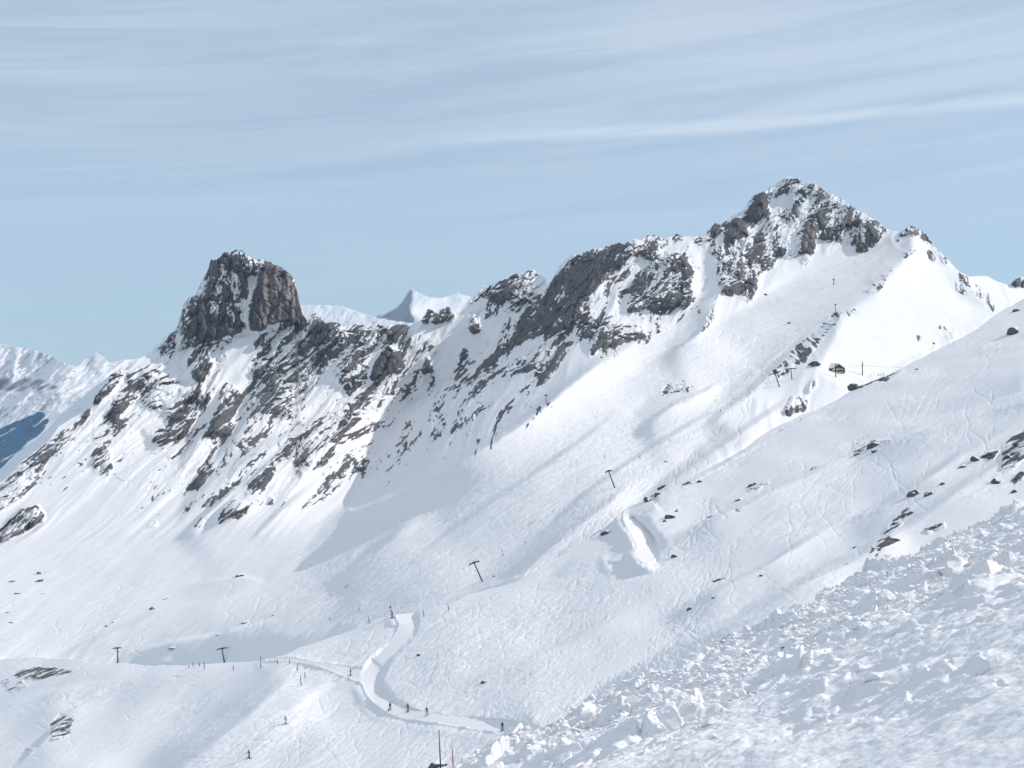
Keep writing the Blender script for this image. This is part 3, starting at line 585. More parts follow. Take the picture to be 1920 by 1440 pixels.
RF_B = field([
 ([(31,1256),(66,1247),(110,1250),(148,1261),(120,1266),(78,1275),(31,1272)],0.66),([(90,1362),(113,1339),(140,1347),(132,1378),(97,1390)],0.62),([(35,1425),(50,1400),(74,1398),(60,1412)],0.52),([(0,1275),(30,1260),(60,1290),(20,1300)],0.50),([(311,1273),(330,1269),(350,1271),(335,1277)],0.55),
 ([(1700,1010),(1665,1005),(1640,1040),(1628,1055),(1640,1058),(1655,1030)],0.72),([(1615,1060),(1640,1020),(1660,990),(1700,950),(1712,950),(1690,985),(1650,1025)],0.58),([(1730,990),(1770,975),(1775,985),(1740,1000)],0.70),
 ([(1830,862),(1850,845),(1880,842),(1860,860)],0.80),([(1880,830),(1920,805),(2060,760),(2060,830),(1930,850),(1900,880),(1880,890),(1875,870)],0.66),([(1895,900),(1915,880),(1925,890),(1900,915)],0.80),
 ([(1600,830),(1640,822),(1690,825),(1660,835),(1620,850),(1600,858)],0.60),([(1500,880),(1540,872),(1530,885)],0.55),([(1400,915),(1440,895),(1445,905),(1410,925)],0.60),([(1275,905),(1310,895),(1300,910),(1280,920)],0.50),([(1360,955),(1400,935),(1415,940),(1385,965)],0.50),([(1310,990),(1340,965),(1335,975),(1315,995)],0.55),
 ([(1700,650),(1800,625),(1860,598),(1850,612),(1720,680),(1640,718),(1600,735),(1590,742)],0.43),([(1420,825),(1500,787),(1573,750),(1530,778),(1440,822)],0.60),([(1290,900),(1420,830),(1430,832),(1300,905)],0.50),([(1590,738),(1600,722),(1640,713),(1655,710),(1620,728)],0.90),([(1640,715),(1665,700),(1700,692),(1660,720)],0.70),
 ([(1700,700),(1735,685),(1740,700),(1715,712)],0.50),([(1100,1003),(1150,975),(1150,980),(1110,1006)],0.60),
 ([(575,1285),(595,1262),(620,1262),(605,1280)],-.1),([(380,1388),(400,1368),(410,1362),(400,1378)],0.50),
], 1.8)
TRB = np.zeros((NY, NX))
tracks(2600, [(760,1170),(900,1120),(1160,1050),(1260,1050),(1400,1000),(1330,1150),(1130,1310),(950,1350),(800,1330),(720,1270)], PLB, TRB, 21, .9, .5, (3, 28))
tracks(420, [(1240,990),(1400,900),(1600,800),(1700,720),(1850,640),(1900,800),(1600,960),(1400,1090),(1280,1060)], PLB, TRB, 22, .6, .25, (8, 45))
tracks(700, [(380,1440),(520,1340),(640,1290),(760,1360),(980,1400),(860,1440)], PLB, TRB, 23, .8, .4, (3, 25))
tracks(260, [(1240,990),(1300,940),(1350,930),(1330,980),(1240,1030)], PLB, TRB, 24, 1.3, .1, (10, 22))
tracks(300, [(0,1250),(480,1250),(400,1330),(200,1440),(0,1440)], PLB, TRB, 25, .5, .6, (8, 40))
tracks(350, [(1160,1040),(1240,1040),(1260,1290),(1150,1290),(1170,1150)], (.12,.3,104), TRB, 26, .9, 1.2, (20, 60))
tracks(160, [(560,1230),(690,1170),(735,1165),(690,1240)], PLB, TRB, 27, 1, .6, (5, 14))
TRB = np.minimum(TRB, 3.5)*(1-runm)
def relief_near(px, py, x, y, z):
    f = cubic(RF_B, px, py); s = np.clip(cubic(runm, px, py), 0, 1); d, g_ = (.89*x+.45*y), (-.45*x+.89*y)
    w = fbm(x/9, y/9, 1., 2)*2
    f2, e2, r2 = facets((d+w)/3.4, (g_+w)/1.8, 5); fr = sm(f, .2, .6)
    h = (f2*1.1-.4*(1-sm(e2, 0, .3))+fbm(x/1.2, y/1.2, z, 3)*.3)*fr
    rk = .5+1.1*((f-.5)*1.6+.85*fbm(d/5, g_/1.9, 4.4, 4, .6)+.3*(r2-.5))-.5*(f < .04)
    patch = sm(fbm(x/22, y/22, 3.3, 3), -.25, .35)
    tex = fbm(d/11, g_/3., 2., 4, .55)*.42*(.3+patch)+fbm(x/1.5, y/1.5, 3., 3, .65)*.15*patch+ridged(d/8, g_/2., 6., 3)*.07*(.4+patch)+fbm(x/30, y/30, 7., 2)*1.5
    hz = (tex-bilin(TRB, px, py)*.075)*(1-s)*(1-.6*fr)
    # berms heaped along the groomed edge
    ed = s*(1-s)*4; hz = hz+ed*(.12+.7*np.maximum(0, fbm(x/2.5, y/2.5, 5.5, 3)))+s*fbm(d/3, g_/.9, 3.5, 3)*.05
    return h, hz, np.clip(rk-.25, -1, 1.2), np.zeros_like(h)+.35*(px < 500)
def jag_near(xs): return fbm(xs/24, xs*0, 5.3, 3)*2.2*np.clip(np.abs(xs-757)/30-.8, 0, 1)*np.clip(np.abs(xs-1185)/30-.8, 0, 1)
botB = [(-200,1600),(700,1600),(830,1500),(900,1490),(1000,1480),(1130,1450),(1300,1400),(1500,1310),(1700,1220),(1920,1120),(2120,1050)]
LB = layer('snow_slope', -190, 2110, 1.5, CREST_B, botB, qB, relief_near, M['slope'], back=.02, nback=10, jag=jag_near,
           split=(runm, 'ski_run', M['run']), backdrop=.75)

# ------------------------------------------------------------------ foreground slope with the avalanche debris
CREST_A = [(740,1600),(790,1500),(820,1460),(860,1438),(900,1412),(950,1392),(985,1376),(1050,1360),(1120,1325),(1180,1295),(1290,1250),(1350,1220),(1420,1180),(1500,1145),(1570,1105),(1640,1075),(1700,1050),(1740,1030),(1800,1000),(1850,985),(1920,952),(2120,870)]
PLA = (.40, -.2116, 2.37)
eA = np.maximum(PLA[0]*U+PLA[1]-V, .025); qA = -np.log(eA/PLA[2])
DEB = field([([(820,1460),(985,1360),(1180,1280),(1420,1165),(1640,1060),(1800,985),(2100,860),(2100,1010),(1850,1120),(1600,1220),(1400,1320),(1200,1400),(1000,1460)],1),([(1230,1200),(1560,1180),(1640,1260),(1600,1330),(1350,1380),(1250,1330)],.5),([(1500,1290),(1850,1240),(1900,1300),(1750,1330),(1500,1370)],.6),([(1800,1120),(1930,1090),(1930,1170),(1700,1220)],.5)], 22)
A = np.zeros((NY, NX))+PLA[0]; B = np.zeros((NY, NX))+PLA[1]; Wt = np.zeros((NY, NX))
A, B, Wt = paint([([(1560,1150),(1760,1120),(1700,1200),(1640,1260),(1560,1290),(1540,1220)], .50, -.2, 14),([(1650,1180),(1920,1060),(1960,1050),(1960,1200),(1900,1220),(1700,1240)], .34, -.22, 14),([(1400,1360),(1480,1345),(1530,1400),(1430,1440),(1380,1400)], .28, -.25, 8)], A, B, Wt)
qA = relax(qA, A, B, Wt*.8, 60, 1)
def relief_fore(px, py, x, y, z):
    d = np.clip(cubic(DEB, px, py), 0, 1); w = fbm(x/1.5, y/1.5, 2., 2)*.5
    f1, e1, r1 = facets((x+w)/1.0, (y-w)/1.3, 7); f2, e2, r2 = facets((x-w)/.42, (y+w)/.5, 8)
    sel = sm(fbm(x/2.2, y/2.2, 6., 3)+.2, -.1, .5)
    big = np.maximum(f1-.25, 0)*sm(e1, 0, .3)*.40; small = np.maximum(f2-.2, 0)*sm(e2, 0, .25)*.15
    h = d*(big*sel+small*(.3+.7*sel))
    c, e = x+.35*y, y-.35*x        # wind ridges run across the slope
    wv = ridged(c/3.0+w*.4, e/1.3, 3., 4, .55)*.09+fbm(c/.9, e/.35, 4., 3, .6)*.035+fbm(x/6, y/6, 1., 3)*.30+fbm(x/.35, y/.5, 8., 3, .6)*.035+ridged(c/1.2+w, e/.45, 9., 4, .6)*.03*sm(fbm(x/4, y/4, 5., 2), -.3, .3)
    f3, e3, r3 = facets(c/.42+w, e/.20-w, 11)
    wv = wv+np.maximum(f3-.45, 0)*.045*sm(fbm(x/1.7, y/1.7, 7., 3), -.15, .3)+fbm(x/.09, y/.13, 2., 3, .6)*.008
    h = (h+wv*(1.1-.4*d))*np.clip(y/14, .35, 1.25)
    h = h*(1-sm(px, 2010, 2105))*(1-sm(py, 1500, 1630))
    return np.zeros_like(h), h, np.zeros_like(h)-1, np.zeros_like(h)
LA = layer('snow_field', 742, 2110, 1.4, CREST_A, [(742,1640),(2120,1640)], qA, relief_fore, M['near'], back=.02, nback=8,
           jag=lambda xs: fbm(xs/110, xs*0, 7.3, 2)*6, backdrop=.6, tpow=1.5, rowmul=2.2)

# the same slope carried on around the viewer, just under the detailed surface
def around():
    cw = [(-30,-10),(-12,2),(-5,14),(-3,22)]
    for px, py in CREST_A[4:]:
        g = at(LA, px, py); cw.append((g.x, g.y))
    cw += [(34,34),(90,20)]; cw = np.array(cw); gx2, gy2 = np.meshgrid(np.arange(-40, 80.1, .5), np.arange(-35, 60.1, .5))
    dist = np.full(gx2.shape, 1e9); sgn = dist*0
    for (x1, y1), (x2, y2) in zip(cw[:-1], cw[1:]):
        dx, dy = x2-x1, y2-y1; t = np.clip(((gx2-x1)*dx+(gy2-y1)*dy)/(dx*dx+dy*dy), 0, 1); ax, ay = gx2-x1-t*dx, gy2-y1-t*dy; d = np.hypot(ax, ay)
        n = d < dist; dist = np.where(n, d, dist); sgn = np.where(n, np.sign(-dy*ax+dx*ay), sgn)
    out = np.where(sgn > 0, dist, 0); u_ = gx2/np.maximum(gy2, .1); under = (gy2 > 4)*(1-sm(u_, .468, .49))*sm(u_, -.25, -.15)
    z = PLA[0]*gx2+PLA[1]*gy2-PLA[2]-.03-.9*under-.8*out+(.03*fbm(gx2/3, gy2/3, 1., 3)+.16*fbm(gx2/2.2, gy2/1.4, 4., 4, .6))*(1-under)
    ny, nx = gx2.shape; idx = np.arange(nx*ny).reshape(ny, nx); f = np.stack([idx[:-1, :-1], idx[:-1, 1:], idx[1:, 1:], idx[1:, :-1]], -1).reshape(-1, 4)
    tag(mesh_obj('snow_field', np.stack([gx2, gy2, z], -1).reshape(-1, 3), f, M['near'], {'rock': np.zeros(nx*ny)-1, 'tint': np.zeros(nx*ny)}), kind='structure')
around()

# ------------------------------------------------------------------ far ranges
def far(name, crest, bottom, D0, D1, A_, B_, paints, amp, sc, seed, rockf, mat, x0, x1, step=2., lam=200, jagm=3., rb=0.):
    cr = interp_line(crest, gx); cr = np.convolve(np.pad(cr, 20, mode='edge'), np.ones(41)/41, 'valid')[None]; bt = interp_line(bottom, gx)[None]
    t = np.clip((PY-cr)/np.maximum(bt-cr, 1), -.2, 1.2); q = np.log(D0*(1-t)+D1*t)
    a, b, w = paint(paints, np.zeros((NY, NX))+A_, np.zeros((NY, NX))+B_); w = w*0+1
    q = relax(q, a, b, w, lam); RF_ = field(rockf, 3)
    def rel(px, py, x, y, z):
        k = sc; wx = fbm(x/(2*k), z/(2*k), seed, 3)*k*.6
        p = (x+wx)*.8-(z)*.6; l = (x+wx)*.6+z*.8
        h = ridged(p/k, l/(2.2*k), seed, 5, .55)*amp*1.2+ridged((x-z*.3)/(k*.6), z/k, seed+5, 4, .6)*amp*.5
        f = cubic(RF_, px, py); rk = .5+(f-.5)*1.4+.9*fbm(p/(k*.25), l/(k*.5), seed+2, 5, .65)+rb
        return h, h*0, np.clip(rk-.25, -1, 1.2), np.zeros_like(h)
    return layer(name, x0, x1, step, crest, bottom, q, rel, mat, back=.03, nback=5, jag=lambda xs: fbm(xs/11, xs*0, seed, 4, .6)*jagm)
far('far_mountain', [(-200,655),(-100,640),(0,645),(30,650),(70,658),(100,670),(130,684),(142,688),(160,674),(172,664),(180,661),(190,666),(205,680),(230,675),(260,672),(280,662),(330,640),(420,660)],
    [(-200,1000),(420,900)], 7200, 5200, .05, .7, [([(110,672),(142,688),(110,720),(60,700)], .8, .8, 4),([(150,685),(178,662),(178,690)], .9, .9, 3),([(0,715),(60,712),(120,730),(60,742),(0,740)], .8, .5, 6),([(0,760),(40,730),(100,760),(60,790),(0,800)], .5, .6, 8)],
    150, 330, 3., [([(-200,715),(0,712),(70,708),(130,730),(60,738),(-200,735)],.7),([(-200,665),(60,660),(140,690),(60,690),(-200,700)],.42),([(150,690),(178,663),(200,690)],.55),([(-200,740),(120,740),(200,700),(260,690),(100,800),(-200,800)],.5),([(-200,640),(60,640),(280,660),(280,700),(-200,740)],.4)], M['far'], -190, 420)
far('far_mountain', [(-200,940),(-60,900),(0,880),(30,850),(60,830),(88,806),(105,788),(125,768),(165,735),(205,705),(240,690),(275,670),(310,655),(420,640)],
    [(-200,1100),(420,1000)], 2500, 2100, -.1, .8, [([(0,905),(60,835),(105,790),(100,830),(40,880),(0,920)], .6, .7, 4)], 16, 110, 6., [([(-200,960),(0,880),(60,830),(110,785),(170,735),(150,780),(60,860),(0,930)],.5),([(110,790),(270,680),(300,700),(200,760),(100,850)],.36)], M['far'], -190, 420, rb=-.05)
far('hill', [(-200,880),(-60,830),(0,803),(40,786),(70,772),(90,767),(110,772),(160,800),(300,860)], [(-200,1100),(300,1000)], 3900, 2900, .9, .75, [], 22, 150, 8.,
    [([(-200,820),(0,800),(80,768),(95,790),(60,835),(0,900),(-200,1000)],.85)], M['forest'], -190, 300, jagm=3)
far('far_mountain', [(500,580),(560,572),(600,572),(640,574),(665,582),(680,588),(700,594),(730,600),(800,610)], [(500,690),(800,690)], 9000, 8000, -.1, .8, [([(680,590),(710,598),(700,610)], .8,.8,3)], 60, 260, 9., [([(560,590),(700,600),(700,620),(560,610)],.3)], M['far'], 490, 800)
far('far_mountain', [(640,640),(680,612),(700,597),(708,591),(716,590),(730,583),(742,577),(750,570),(757,558),(764,547),(772,540),(778,546),(786,549),(800,556),(815,558),(830,558),(848,553),(858,548),(866,552),(880,556),(905,568),(960,590)],
    [(640,720),(960,720)], 10500, 9300, -.25, .65, [([(640,640),(708,590),(750,570),(772,540),(774,560),(768,580),(780,610),(780,660),(640,660)], 2.6, 1.0, 2.5)], 75, 320, 12.,
    [([(700,600),(745,577),(772,540),(774,560),(768,580),(780,600),(760,625),(700,620)],1.1),([(830,568),(850,565),(850,580),(835,580)],.6)], M['far'], 640, 960, jagm=3)
# ------------------------------------------------------------------ object tools
def obj_from_bm(name, bm, mat, parent=None, smooth=False):
    me = bpy.data.meshes.new(name); bm.normal_update()
    for f in bm.faces: f.smooth = smooth
    bm.to_mesh(me); bm.free(); me.materials.append(mat); o = bpy.data.objects.new(name, me); COL.objects.link(o); o.parent = parent; return o
def empty(name, loc, label=None, cat=None, group=None, rot=(0, 0, 0)):
    o = bpy.data.objects.new(name, None); COL.objects.link(o); o.location = loc; o.rotation_euler = rot; o.empty_display_size = .2; return tag(o, label, cat, group)
def box(bm, c, s, rot=None, taper=1.):
    vs = []
    for z in (-.5, .5):
        for x, y in ((-.5, -.5), (.5, -.5), (.5, .5), (-.5, .5)):
            k = taper if z > 0 else 1; v = Vector((x*s[0]*k, y*s[1]*k, z*s[2])); v = rot @ v if rot else v; vs.append(bm.verts.new(v+Vector(c)))
    for f in ((3, 2, 1, 0), (4, 5, 6, 7), (0, 1, 5, 4), (1, 2, 6, 5), (2, 3, 7, 6), (3, 0, 4, 7)): bm.faces.new([vs[i] for i in f])
def tube(bm, pts, rad, seg=8, caps=True):
    """swept tube through points with a radius each"""
    rings = []; n = len(pts)
    for i, p in enumerate(pts):
        p = Vector(p); a = Vector(pts[max(i-1, 0)]); b = Vector(pts[min(i+1, n-1)]); d = (b-a).normalized(); up = Vector((0, 0, 1)) if abs(d.z) < .9 else Vector((1, 0, 0))
        s = d.cross(up).normalized(); t = s.cross(d); r = rad[i] if hasattr(rad, '__len__') else rad
        rings.append([bm.verts.new(p+(s*math.cos(k*6.28318/seg)+t*math.sin(k*6.28318/seg))*r) for k in range(seg)])
    for a, b in zip(rings[:-1], rings[1:]):
        for k in range(seg): bm.faces.new([a[k], a[(k+1) % seg], b[(k+1) % seg], b[k]])
    if caps: bm.faces.new(rings[0][::-1]); bm.faces.new(rings[-1])
def BM(): return bmesh.new()
M['steel'] = plain('dark_galvanised_steel', (.045, .045, .05), .6, .3)
M['steel_l'] = plain('grey_steel', (.16, .16, .17), .6, .3)
M['wood'] = plain('weathered_dark_wood', (.05, .04, .035), .85)
M['post'] = plain('dark_marker_post', (.04, .035, .035), .8)
M['orange'] = plain('orange_paint', (.62, .17, .10), .5, var=.1)
M['black'] = plain('black_paint', (.02, .02, .022), .5)
M['wall'] = plain('pale_hut_render', (.62, .56, .42), .9, var=.1, scale=1)
M['roofwood'] = plain('brown_roof_boards', (.10, .075, .055), .85)
M['stone'] = plain('grey_hut_stone', (.16, .145, .13), .9, var=.4, scale=2)
M['glass'] = plain('dark_window_glass', (.03, .035, .045), .2, var=.1)
M['red'] = plain('red_shutter_paint', (.30, .04, .03), .6)
M['block'] = terrain_mat('broken_snow', nscale=4, bump=.02, bscale=6.)
M['boulder'] = terrain_mat('snow_capped_boulder', nscale=.9, rock=(.10, .098, .10), edge=.05)
M['skin'] = plain('skin', (.55, .36, .27), .6, var=.05)
M['helmet'] = plain('dark_helmet', (.03, .03, .035), .3, var=.1)
for n, c in (('navy', (.02, .03, .07)), ('charcoal', (.03, .03, .035)), ('dark_red', (.12, .02, .025)), ('teal', (.02, .07, .09)), ('brown', (.08, .05, .03)), ('grey', (.12, .13, .14))): M['cl_'+n] = plain(n+'_ski_clothing', c, .8)

# ------------------------------------------------------------------ drag lift pylons
def pylon(px, py, hpx, lean, yaw, label, arm=.62, dbl=False, L=None, thick=1.):
    """px,py = foot in the photograph, hpx = height there; lean in degrees across the picture"""
    g = at(L or LM, px, py); D = g.y; H = hpx*D/F/math.cos(R(lean))
    root = empty('lift_pylon', g-Vector((0, 0, .3)), label, 'lift pylon', 'drag lift pylons on the snow slopes', (0, R(lean), 0))
    bm = BM(); r = .36*thick; tube(bm, [(0, 0, -1.5), (0, 0, H*.5), (0, 0, H*.97)], [r, r*.85, r*.7], 10); box(bm, (0, 0, .15), (.9, .9, .3)); obj_from_bm('pole', bm, M['steel'], root, True)
    c, s = math.cos(R(yaw)), math.sin(R(yaw)); a = H*arm/2; rot = Matrix.Rotation(R(yaw), 3, 'Z')
    bm = BM()
    for sg in (-1, 1):
        pts = [(0, 0), (sg*a, 0)]
        for (x1, w1), (x2, w2) in (((0, .85), (sg*a, .3)),):
            p = [rot @ Vector((x1, -.14, H*.93-w1/2)), rot @ Vector((x2, -.14, H*.95-w2/2)), rot @ Vector((x2, -.14, H*.95+w2/2)), rot @ Vector((x1, -.14, H*.93+w1/2))]
            q_ = [v+rot @ Vector((0, .28, 0)) for v in p]; A_ = [bm.verts.new(v) for v in p]; B_ = [bm.verts.new(v) for v in q_]
            bm.faces.new(A_); bm.faces.new(B_[::-1])
            for i in range(4): bm.faces.new([A_[i], B_[i], B_[(i+1) % 4], A_[(i+1) % 4]])
    bmesh.ops.recalc_face_normals(bm, faces=bm.faces); obj_from_bm('crossarm', bm, M['steel'], root)
    for sg in (-1, 1):
        bm = BM()
        cx = sg*a*.93
        box(bm, rot @ Vector((cx, 0, H*.95-.32)), (.16, 1.9, .22), rot)
        for k in (-.7, -.25, .25, .7):
            p = rot @ Vector((cx, k, H*.95-.5)); e_ = rot @ Vector((.07, 0, 0)); tube(bm, [p-e_, p+e_], .2, 10)
        obj_from_bm('sheave_train', bm, M['steel'], root)
    bm = BM(); box(bm, (0, 0, H*.985), (.5, .5, .5), rot, .6); box(bm, rot @ Vector((0, 0, H*.93)), (.9, .42, .7), rot); obj_from_bm('head_frame', bm, M['steel'], root)
    if dbl:
        bm = BM(); tube(bm, [(0, .1, H*.55), (.55, .1, H*.6), (.55, .1, H*.75)], .05, 6); box(bm, (.62, .1, H*.72), (.4, .3, .5)); obj_from_bm('signal_box', bm, M['steel_l'], root)
    return root
pylon(221, 1243, 30, -2, 12, 'lone upright T-shaped lift pylon at the far left, standing behind the snow ridge', .5, True)
pylon(421, 1243, 31, -9, 8, 'T-shaped lift pylon leaning left behind the row of boundary posts', .62)
pylon(905, 1091, 39, -24, -28, 'largest leaning lift pylon, mid-picture beside the shaded hollow above the groomed run', .50)
pylon(1153, 913, 35, -20, -35, 'leaning lift pylon just above the start of the upper groomed piste', .34)
pylon(1462, 725, 28, -20, -5, 'leaning lift pylon in front of dark rocks, left one of the pair below the hut', .78)
pylon(1485, 711, 22, -6, 8, 'nearly upright lift pylon, right one of the pair left of the mountain hut', .9)
pylon(1567, 589, 20, -2, 70, 'thin lift pylon on the rocky shoulder high above the hut', .3, thick=.7)
pylon(1563, 537, 13, 0, 80, 'highest lift pylon, small on the open snow below the main summit', .35, True, thick=.9)
pylon(1024, 753, 15, -1, 65, 'small lift pylon on the snow edge below the dark cliff', .3, thick=.7)

# ------------------------------------------------------------------ boundary posts
def post(px, py, hpx, lean, label, L=None, thick=.11, name='boundary_post', group='boundary posts beside the groomed runs', tip=False):
    g = at(L or LB, px, py); H = hpx*g.y/F
    bm = BM(); tube(bm, [(0, 0, -.5), (0, 0, H*.62)], [thick, thick*.95], 8); bmesh.ops.recalc_face_normals(bm, faces=bm.faces)
    root = empty(name, g, label, 'post', group, (0, R(lean), 0)); obj_from_bm('shaft', bm, M['post'], root)
    bm = BM(); tube(bm, [(0, 0, H*.62), (0, 0, H*.97), (0, 0, H)], [thick*.75, thick*.6, thick*.2], 8); obj_from_bm('tip', bm, M['post'], root)
    bm = BM(); tube(bm, [(0, 0, -.06), (0, 0, .1)], [thick*3, thick*1.2], 10); obj_from_bm('snow_collar', bm, M['block'], root); return root
for a in [
 (693,1168,14,-10,'leaning dark post left of the top of the main groomed run'),
 (795,1156,13,-6,'dark post just right of the top of the main groomed run'),
 (842,1145,13,-12,'leaning dark post farthest up the crest, right of the main run top'),
 (354,1252,7,0,'shortest post at the left end of the post row, left of the leaning pylon'),
 (362,1251,11,0,'second post from the left end of the post row'),
 (374,1251,9,-3,'third post from the left end, just left of a taller one'),
 (383,1259,16,0,'tall post near the left end of the row, standing lowest of its cluster'),
 (438,1259,10,-6,'single short post right of the leaning T-shaped pylon'),
 (489,1254,24,0,'tallest post of the crest row, left of the snow lip'),
 (521,1248,11,-10,'leaning post on the snow lip, right of the tallest post'),
 (543,1246,10,-3,'post on the crest between two others, farthest right in line with the lip'),
 (557,1255,13,2,'post where the row bends downhill toward the groomed run'),
 (572,1269,12,-2,'thick post below the bend, right one of the lowest pair'),
 (565,1283,20,-6,'tall thin post lowest in the row, left one of the lowest pair')]: post(*a)
# sign pole at the top of the run
g = at(LB, 734, 1158); t = empty('sign_pole', g, 'dark sign pole beside a person at the top of the main groomed run', 'sign pole', rot=(0, R(-4), 0)); H = 26*g.y/F
bm = BM(); tube(bm, [(0, 0, -.4), (0, 0, H)], .06, 8); obj_from_bm('shaft', bm, M['post'], t)
bm = BM(); box(bm, (-.1, -.08, H*.8), (.5, .04, .35)); obj_from_bm('sign_board', bm, M['post'], t); bm = BM(); box(bm, (.1, -.08, H*.55), (.35, .04, .3)); obj_from_bm('sign_board', bm, M['post'], t)
# orange topped marker poles in front
for px, ptop, d, lab in ((826, 1368, 47., 'taller orange and black marker pole at the bottom edge of the picture'), (851, 1402, 50., 'shorter orange and black marker pole right of the taller one, at the bottom edge')):
    top = Vector(((px-3-960)/F*d, d, (720-ptop)/F*d)); H = 2.3; base = Vector(((px+2-960)/F*d, d, top.z-H)); dv = (top-base)
    t = empty('marker_pole', base, lab, 'marker pole', 'orange marker poles at the bottom edge', (0, math.atan2(dv.x, dv.z), 0))
    bm = BM(); tube(bm, [(0, 0, -.6), (0, 0, H*.68)], .027, 10); obj_from_bm('shaft', bm, M['black'], t, True)
    bm = BM(); tube(bm, [(0, 0, H*.68), (0, 0, H*.99), (0, 0, H)], [.027, .022, .012], 10); obj_from_bm('orange_tip', bm, M['orange'], t, True)

# ------------------------------------------------------------------ skiers
def figure(pose, s=1.):
    """one continuous body: a skinned skeleton; pose offsets per joint"""
    J = dict(pelvis=(0, 0, .93), belly=(0, .02, 1.08), chest=(0, .05, 1.30), neck=(0, .08, 1.48), head=(0, .11, 1.60), crown=(0, .12, 1.72),
             shl=(-.17, .05, 1.41), shr=(.17, .05, 1.41), ell=(-.30, .10, 1.17), elr=(.30, .10, 1.17), wrl=(-.30, .32, 1.05), wrr=(.30, .32, 1.05), hal=(-.29, .40, 1.03), har=(.29, .40, 1.03),
             hpl=(-.10, 0, .88), hpr=(.10, 0, .88), knl=(-.14, .10, .50), knr=(.14, .10, .50), anl=(-.15, -.02, .12), anr=(.15, -.02, .12), tol=(-.15, .16, .06), tor=(.15, .16, .06))
    J.update(pose); rad = dict(pelvis=.155, belly=.145, chest=.165, neck=.065, head=.098, crown=.075, shl=.085, shr=.085, ell=.06, elr=.06, wrl=.042, wrr=.042, hal=.05, har=.05, hpl=.105, hpr=.105, knl=.078, knr=.078, anl=.062, anr=.062, tol=.055, tor=.055)
    K = list(J); E = [('pelvis','belly'),('belly','chest'),('chest','neck'),('neck','head'),('head','crown'),('chest','shl'),('chest','shr'),('shl','ell'),('shr','elr'),('ell','wrl'),('elr','wrr'),('wrl','hal'),('wrr','har'),('pelvis','hpl'),('pelvis','hpr'),('hpl','knl'),('hpr','knr'),('knl','anl'),('knr','anr'),('anl','tol'),('anr','tor')]
    me = bpy.data.meshes.new('person_body'); me.from_pydata([J[k] for k in K], [(K.index(a), K.index(b)) for a, b in E], []); o = bpy.data.objects.new('person_body', me); COL.objects.link(o)
    md = o.modifiers.new('skin', 'SKIN'); sv_ = me.skin_vertices[0].data
    for i, k in enumerate(K): sv_[i].radius = (rad[k], rad[k]*.9); sv_[i].use_root = (k == 'pelvis')
    sb = o.modifiers.new('sub', 'SUBSURF'); sb.levels = 1; sb.render_levels = 1
    dg = bpy.context.evaluated_depsgraph_get(); dg.update(); me2 = bpy.data.meshes.new_from_object(o.evaluated_get(dg)); bpy.data.objects.remove(o)
    for p in me2.polygons: p.use_smooth = True
    return me2, J
POSES = {'stand': {}, 'glide': dict(knl=(-.14, .2, .52), knr=(.14, .2, .52), chest=(0, .16, 1.26), neck=(0, .24, 1.42), head=(0, .29, 1.53), crown=(0, .31, 1.65), shl=(-.18, .18, 1.36), shr=(.18, .18, 1.36), ell=(-.34, .26, 1.12), elr=(.34, .26, 1.12), wrl=(-.32, .48, 1.08), wrr=(.32, .48, 1.08), hal=(-.31, .56, 1.07), har=(.31, .56, 1.07)),
         'skate': dict(knl=(-.2, .14, .5), anl=(-.34, -.06, .12), tol=(-.38, .10, .06), knr=(.12, .14, .5), anr=(.12, .0, .12), tor=(.14, .17, .06), elr=(.36, .0, 1.17), wrr=(.42, -.1, .98), har=(.43, -.12, .92))}
BODY = {k: figure(v) for k, v in POSES.items()}
def head_bits(root, J, cloth):
    h = Vector(J['head']); c = Vector(J['crown']); m = (h+c)/2
    bm = BM(); bmesh.ops.create_uvsphere(bm, u_segments=12, v_segments=8, radius=.135)
    bmesh.ops.delete(bm, geom=[v for v in bm.verts if v.co.z < -.04 and v.co.y > -.02 or v.co.z < -.09], context='VERTS'); bmesh.ops.translate(bm, vec=m+Vector((0, -.01, .03)), verts=bm.verts); obj_from_bm('helmet', bm, M['helmet'], root, True)
    bm = BM(); bmesh.ops.create_uvsphere(bm, u_segments=12, v_segments=8, radius=.098); bmesh.ops.scale(bm, vec=(.86, .9, 1.15), verts=bm.verts); bmesh.ops.translate(bm, vec=m+Vector((0, .03, -.05)), verts=bm.verts)
    tube(bm, [m+Vector((0, .11, -.02)), m+Vector((0, .145, -.065)), m+Vector((0, .11, -.075))], [.008, .018, .008], 6); obj_from_bm('face', bm, M['skin'], root, True)
    bm = BM(); box(bm, m+Vector((0, .115, -.0)), (.15, .04, .065)); obj_from_bm('goggles', bm, M['glass'], root)
